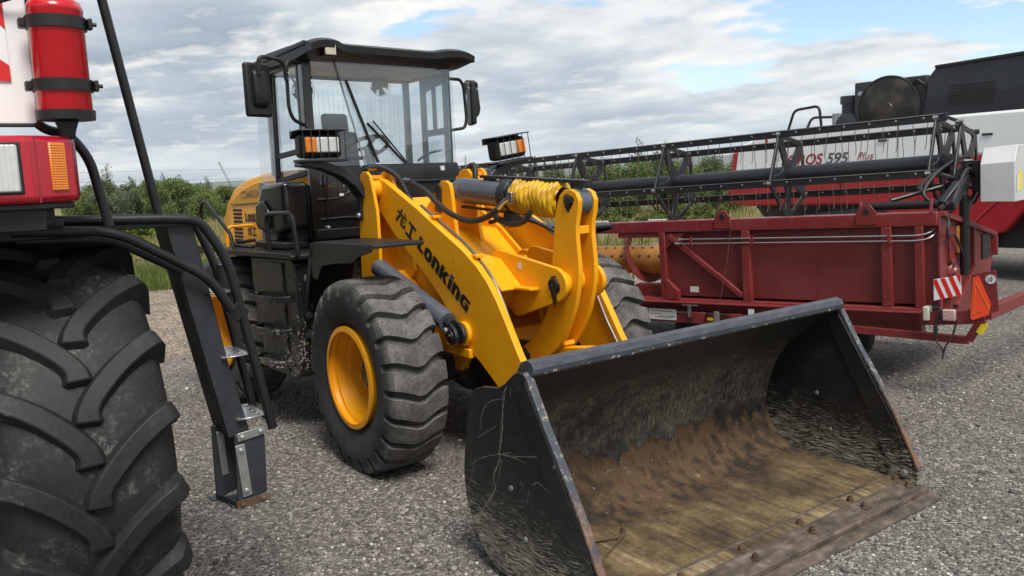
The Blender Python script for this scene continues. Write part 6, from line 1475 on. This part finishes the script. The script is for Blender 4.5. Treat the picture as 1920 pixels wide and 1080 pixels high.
for k, (px_q, d_, h_, w__, lab) in enumerate(((175, 36, 1.15, 2.4, 'bright green weeds below the lamp block'), (235, 38, 1.10, 2.8, 'bright green weeds below the slender tree'), (285, 37, 1.05, 2.4, 'bright green weeds at the foot of the slanting rail'), (330, 41, .8, 2.0, 'low bright weeds right of the slanting rail'))):
    plant('weed_clump', px_q, d_, h_, w__, 'leaf_bright', lab, 'weeds', 'bright weeds at the field edge', n=5000, leaf=.08)
# right: behind the reel
rs = ((1000, 44, 2.2, 3.0, 'leaf_mid', 'green shrub just right of the far headlight'), (1050, 42, 2.4, 3.0, 'leaf_dark', 'dark shrub above the guard bar end'), (1105, 40, 2.3, 3.0, 'leaf_mid', 'green shrub above the top of the rocker'), (1150, 43, 2.7, 3.0, 'leaf_dark', 'dark shrub left of the second reel spider'), (1185, 39, 2.5, 2.6, 'leaf_mid', 'leafy shrub below the thin birch'), (1240, 41, 2.8, 3.0, 'leaf_dark', 'dark shrub right of the second reel spider'), (1290, 40, 2.6, 2.8, 'leaf_mid', 'green shrub midway between two reel spiders'), (1335, 43, 2.9, 3.0, 'leaf_dark', 'dark shrub left of the white harvester tail'), (1385, 41, 2.5, 2.6, 'leaf_mid', 'green shrub against the harvester tail'))
for (px_q, d_, h_, w__, mt, lab) in rs: plant('shrub', px_q, d_, h_, w__, mt, lab, 'shrub', GR, n=9500)
plant('birch_tree', 1200, 44, 4.0, 1.7, 'leaf_mid', 'thin birch with sparse top above the reel, left of two', 'tree', GR, style='tree', n=2600)
plant('birch_tree', 1255, 46, 4.0, 1.8, 'leaf_grey', 'thin birch with sparse top above the reel, right of two', 'tree', GR, style='tree', n=2200)
for k in range(4):
    plant('weed_clump', 1105+k*75, 30, 1.0, 2.8, 'weed_leaf', ('low weeds right of the rocker top', 'low weeds under the second reel spider', 'low weeds under the reel tube', 'low weeds beside the harvester tail')[k], 'weeds', 'weeds behind the header', n=5000, leaf=.08)
for k, (px_q, hh) in enumerate(((972, 10.5), (985, 12), (1003, 11), (1013, 12.5), (1030, 11), (1048, 10))):
    plant('poplar', px_q, 420+k*6, hh, 3.6, 'leaf_dark', ('leftmost poplar of the distant row', 'second poplar from the left in the distant row', 'third poplar from the left in the distant row', 'fourth poplar from the left in the distant row', 'fifth poplar from the left in the distant row', 'rightmost poplar of the distant row')[k], 'tree', 'distant row of poplars', n=500, style='poplar', leaf=.75, z0=-1)
# grass and tall dry stalks
def blades(name, regions, mat, label, hgt, wid):
    cs = []; hs = []
    for (pa, pb, da, db, n, hh) in regions:
        pxs = rng.uniform(pa, pb, n); ds = da*(db/da)**rng.random(n)
        a_ = YAW-np.arctan((pxs-960)/FPX); cs.append(np.stack([CAM.x+ds*np.cos(a_), CAM.y+ds*np.sin(a_)], 1)); hs.append(rng.uniform(.5, 1.3, n)*hh)
    c_ = np.concatenate(cs); h_ = np.concatenate(hs); N = len(c_)
    th = rng.uniform(0, 6.28, N); w_ = wid*h_; z0 = np.full(N, -.34)
    dx, dy = np.cos(th)*w_, np.sin(th)*w_; lx, ly = rng.normal(size=N)*h_*.25, rng.normal(size=N)*h_*.25
    V = np.stack([np.stack([c_[:, 0]-dx, c_[:, 1]-dy, z0], 1), np.stack([c_[:, 0]+dx, c_[:, 1]+dy, z0], 1), np.stack([c_[:, 0]+lx, c_[:, 1]+ly, z0+h_], 1)], 1).reshape(-1, 3)
    me = bpy.data.meshes.new(name); me.vertices.add(len(V)); me.vertices.foreach_set('co', V.ravel()); idx = np.arange(len(V), dtype=np.int32)
    me.loops.add(len(V)); me.loops.foreach_set('vertex_index', idx); me.polygons.add(N); me.polygons.foreach_set('loop_start', idx[::3].copy()); me.polygons.foreach_set('loop_total', np.full(N, 3, np.int32)); me.update()
    me.materials.append(MATS[mat]); o = bpy.data.objects.new(name, me); scene.collection.objects.link(o); tag(o, label, 'grass', kind='stuff'); return o
blades('dry_grass', [(120, 460, 20, 60, 26000, .42), (940, 1420, 18, 46, 16000, .40)], 'grass_leaf', 'dry yellow green grass growing beyond the gravel yard', .4, .06)
blades('verge_weeds', [(120, 460, 17.2, 22, 9000, .50), (1080, 1400, 15, 22, 3000, .45)], 'weed_leaf', 'green weeds along the edge of the gravel', .4, .08)
# low dark plank fence behind the ladder
fe0, fe1 = bearing(255, 25), bearing(470, 25)
fd2 = (fe1-fe0).normalized(); FN = empty('low_fence', (fe0.x, fe0.y, -.35)); tag(FN, 'low dark plank fence beyond the ladder in the grass', 'fence'); L_ = (fe1-fe0).length
for k in range(int(L_/.30)):
    q = fd2*(k*.30+.14); MB().bar(q+Vector((0, 0, .02)), q+Vector((0, 0, .42+rng.uniform(-.02, .02))), .27, .03, tuple(fd2.cross(Vector((0, 0, 1))))).build('plank', 'hopper', FN, bevel=.004)
MB().bar(fd2*0+Vector((0, 0, .12))+fd2.cross(Vector((0, 0, 1)))*-.035, fd2*L_+Vector((0, 0, .12))+fd2.cross(Vector((0, 0, 1)))*-.035, .03, .06).build('fence_rail', 'hopper', FN)
# distant hills
V = []; F = []; NA_ = 360
ph = rng.uniform(0, 6.28, 12)
def ridge(a_): return 40+14*math.sin(3*a_+ph[0])+9*math.sin(7*a_+ph[1])+5*math.sin(17*a_+ph[2])+2.5*math.sin(41*a_+ph[3])
for i in range(NA_):
    a_ = 2*math.pi*i/NA_; h_ = ridge(a_)*.8
    for (rd, hf) in ((2400, -2), (2750, .35), (3100, .85), (3400, 1.0), (4000, .6), (4600, -2)):
        V.append((rd*math.cos(a_), rd*math.sin(a_), h_*hf if hf > 0 else hf))
for i in range(NA_):
    j = (i+1) % NA_
    for q in range(5): F.append((i*6+q, i*6+q+1, j*6+q+1, j*6+q))
m, t, b = newmat('hill_woods'); co = t.coord('Object'); n1 = t.noise(co, .004, 5, .6); n2 = t.noise(co, .05, 4, .7)
t.put(b.inputs['Base Color'], t.ramp(t.math('MULTIPLY_ADD', n2, .4, t.math('MULTIPLY', n1, .6)), [(.35, (.025, .045, .022)), (.52, (.045, .065, .03)), (.66, (.13, .14, .06))])); b.inputs['Roughness'].default_value = .95
tag(MB().add(V, F).build('hills', 'hill_woods', None, smooth=60), kind='structure')
# electricity pylon
pp = bearing(883, 900); PY = empty('electricity_pylon', (pp.x, pp.y, -1)); tag(PY, 'grey lattice electricity pylon on the skyline right of the cab', 'pylon')
py = MB(); Hh = 27.0; sd0 = rgt0
def pl(a, b_, w_=.30): py.bar(a, b_, w_, w_)
for sx2 in (-1, 1):
    for sy2 in (-1, 1):
        pl((2.4*sx2, 2.4*sy2, 0), (.5*sx2, .5*sy2, Hh*.72)); pl((.5*sx2, .5*sy2, Hh*.72), (0, 0, Hh))
for k in range(6):
    z0, z1 = Hh*.12*k, Hh*.12*(k+1); w0, w1 = 2.4-1.9*(z0/(Hh*.72)), 2.4-1.9*(z1/(Hh*.72))
    for s in (-1, 1): pl((w0*s, w0, z0), (-w1*s, w1, z1), .16); pl((w0, w0*s, z0), (w1, -w1*s, z1), .16)
py.build('lattice', 'galv_far', PY)
ar_ = MB()
for zz, ww in ((Hh*.72, 4.6), (Hh*.86, 3.2)): ar_.bar(sd0*-ww+Vector((0, 0, zz)), sd0*ww+Vector((0, 0, zz)), .3, .3).build('cross_arm', 'galv_far', PY); ar_ = MB()
# overhead wires on the left
for k, (za, zb) in enumerate(((9.0, 8.6), (5.6, 5.4))):
    p0, p1 = bearing(60, 330), bearing(890, 900 if k == 0 else 520); n_ = 16; pts = []
    for i in range(n_+1): q = p0.lerp(p1, i/n_); pts.append((q.x, q.y, za+(zb+(11 if k == 0 else 2)-za)*i/n_-1.2*math.sin(math.pi*i/n_)))
    o = MB().tube(pts, .055, 5).build('overhead_wire', 'print_grey', None); tag(o, ('upper' if k == 0 else 'lower')+' overhead wire crossing the sky above the left shrubs', 'wire', 'overhead wires')
for px_q, d_, hh in ((60, 330, 9.4),):
    p = bearing(px_q, d_); o = MB().tube([(p.x, p.y, -1), (p.x, p.y, hh)], [.16, .10], 8).build('utility_pole', 'concrete', None); tag(o, 'concrete utility pole carrying the wires at far left', 'pole')
# crawler crane boom
pc = bearing(447, 240); CR = empty('lattice_crane', (pc.x, pc.y, -.5)); tag(CR, 'dark lattice crane boom leaning left beyond the yellow hood', 'crane')
b0, b1 = Vector((0, 0, 2.2)), rgt0*-2.9+Vector((0, 0, 9.0)); sdv = rgt0
for e in (-.22, .22): MB().bar(b0+sdv*e*1.5, b1+sdv*e*.6, .09, .09).build('boom_chord', 'crane_paint', CR)
for k in range(12):
    t0, t1 = k/12, (k+1)/12; MB().bar(b0.lerp(b1, t0)+sdv*.28*(1-2*(k % 2)), b0.lerp(b1, t1)-sdv*.26*(1-2*(k % 2)), .05, .05).build('boom_lacing', 'crane_paint', CR)
MB().box(b1, (.25, .25, .4)).build('boom_head', 'crane_paint', CR); MB().box((0, 0, 1.4), (2.4, 2.4, 1.7)).build('crane_house', 'crane_paint', CR, bevel=.1); MB().box((0, 0, .3), (3.4, 3.0, .6)).build('crane_track', 'print_black', CR, bevel=.15)
pb_ = bearing(434, 180); BS = empty('brick_building', (pb_.x, pb_.y, -.5)); tag(BS, 'small red brick building with pale top left of the yellow hood', 'building')
MB().box((0, 0, 1.0), (1.5, 1.5, 2.0)).build('wall', 'brick_red', BS, bevel=.02); MB().box((0, 0, 2.06), (1.6, 1.6, .10)).build('cornice', 'concrete', BS); MB().lathe([(2.12, .55), (2.4, .35), (2.6, .05)], (0, 0, 0), (0, 0, 1), 12).build('roof', 'white', BS)
# pale field wall seen under the header beam
fw0, fw1 = bearing(1040, 27), bearing(1330, 27); dd_ = (fw1-fw0); WLs = empty('block_wall', (fw0.x, fw0.y, -.35)); tag(WLs, 'low pale concrete block wall seen under the header beam', 'wall')
nb_ = 8
for k in range(nb_):
    a, b_ = dd_*(k/nb_), dd_*((k+.97)/nb_); hh = .62+.05*(k % 3)
    MB().bar(a+Vector((0, 0, hh/2)), b_+Vector((0, 0, hh/2)), .25, hh).build('block', 'concrete' if k % 3 else 'brick_red', WLs, bevel=.02)

# ================================================================== HAZE
m = bpy.data.materials.new('air'); m.use_nodes = True; t = NT(m.node_tree); m.node_tree.nodes.clear(); MATS['air'] = m
pv = t.new('ShaderNodeVolumePrincipled'); pv.inputs['Color'].default_value = (.86, .92, 1.0, 1); pv.inputs['Density'].default_value = .00016
o_ = t.new('ShaderNodeOutputMaterial'); t.l.new(pv.outputs[0], o_.inputs['Volume'])
hzb = MB().span((-5400, -5400, -6), (5400, 5400, 62)).build('haze', 'air', None, smooth=0); tag(hzb, 'thin pale summer haze over the fields', 'haze', kind='stuff')
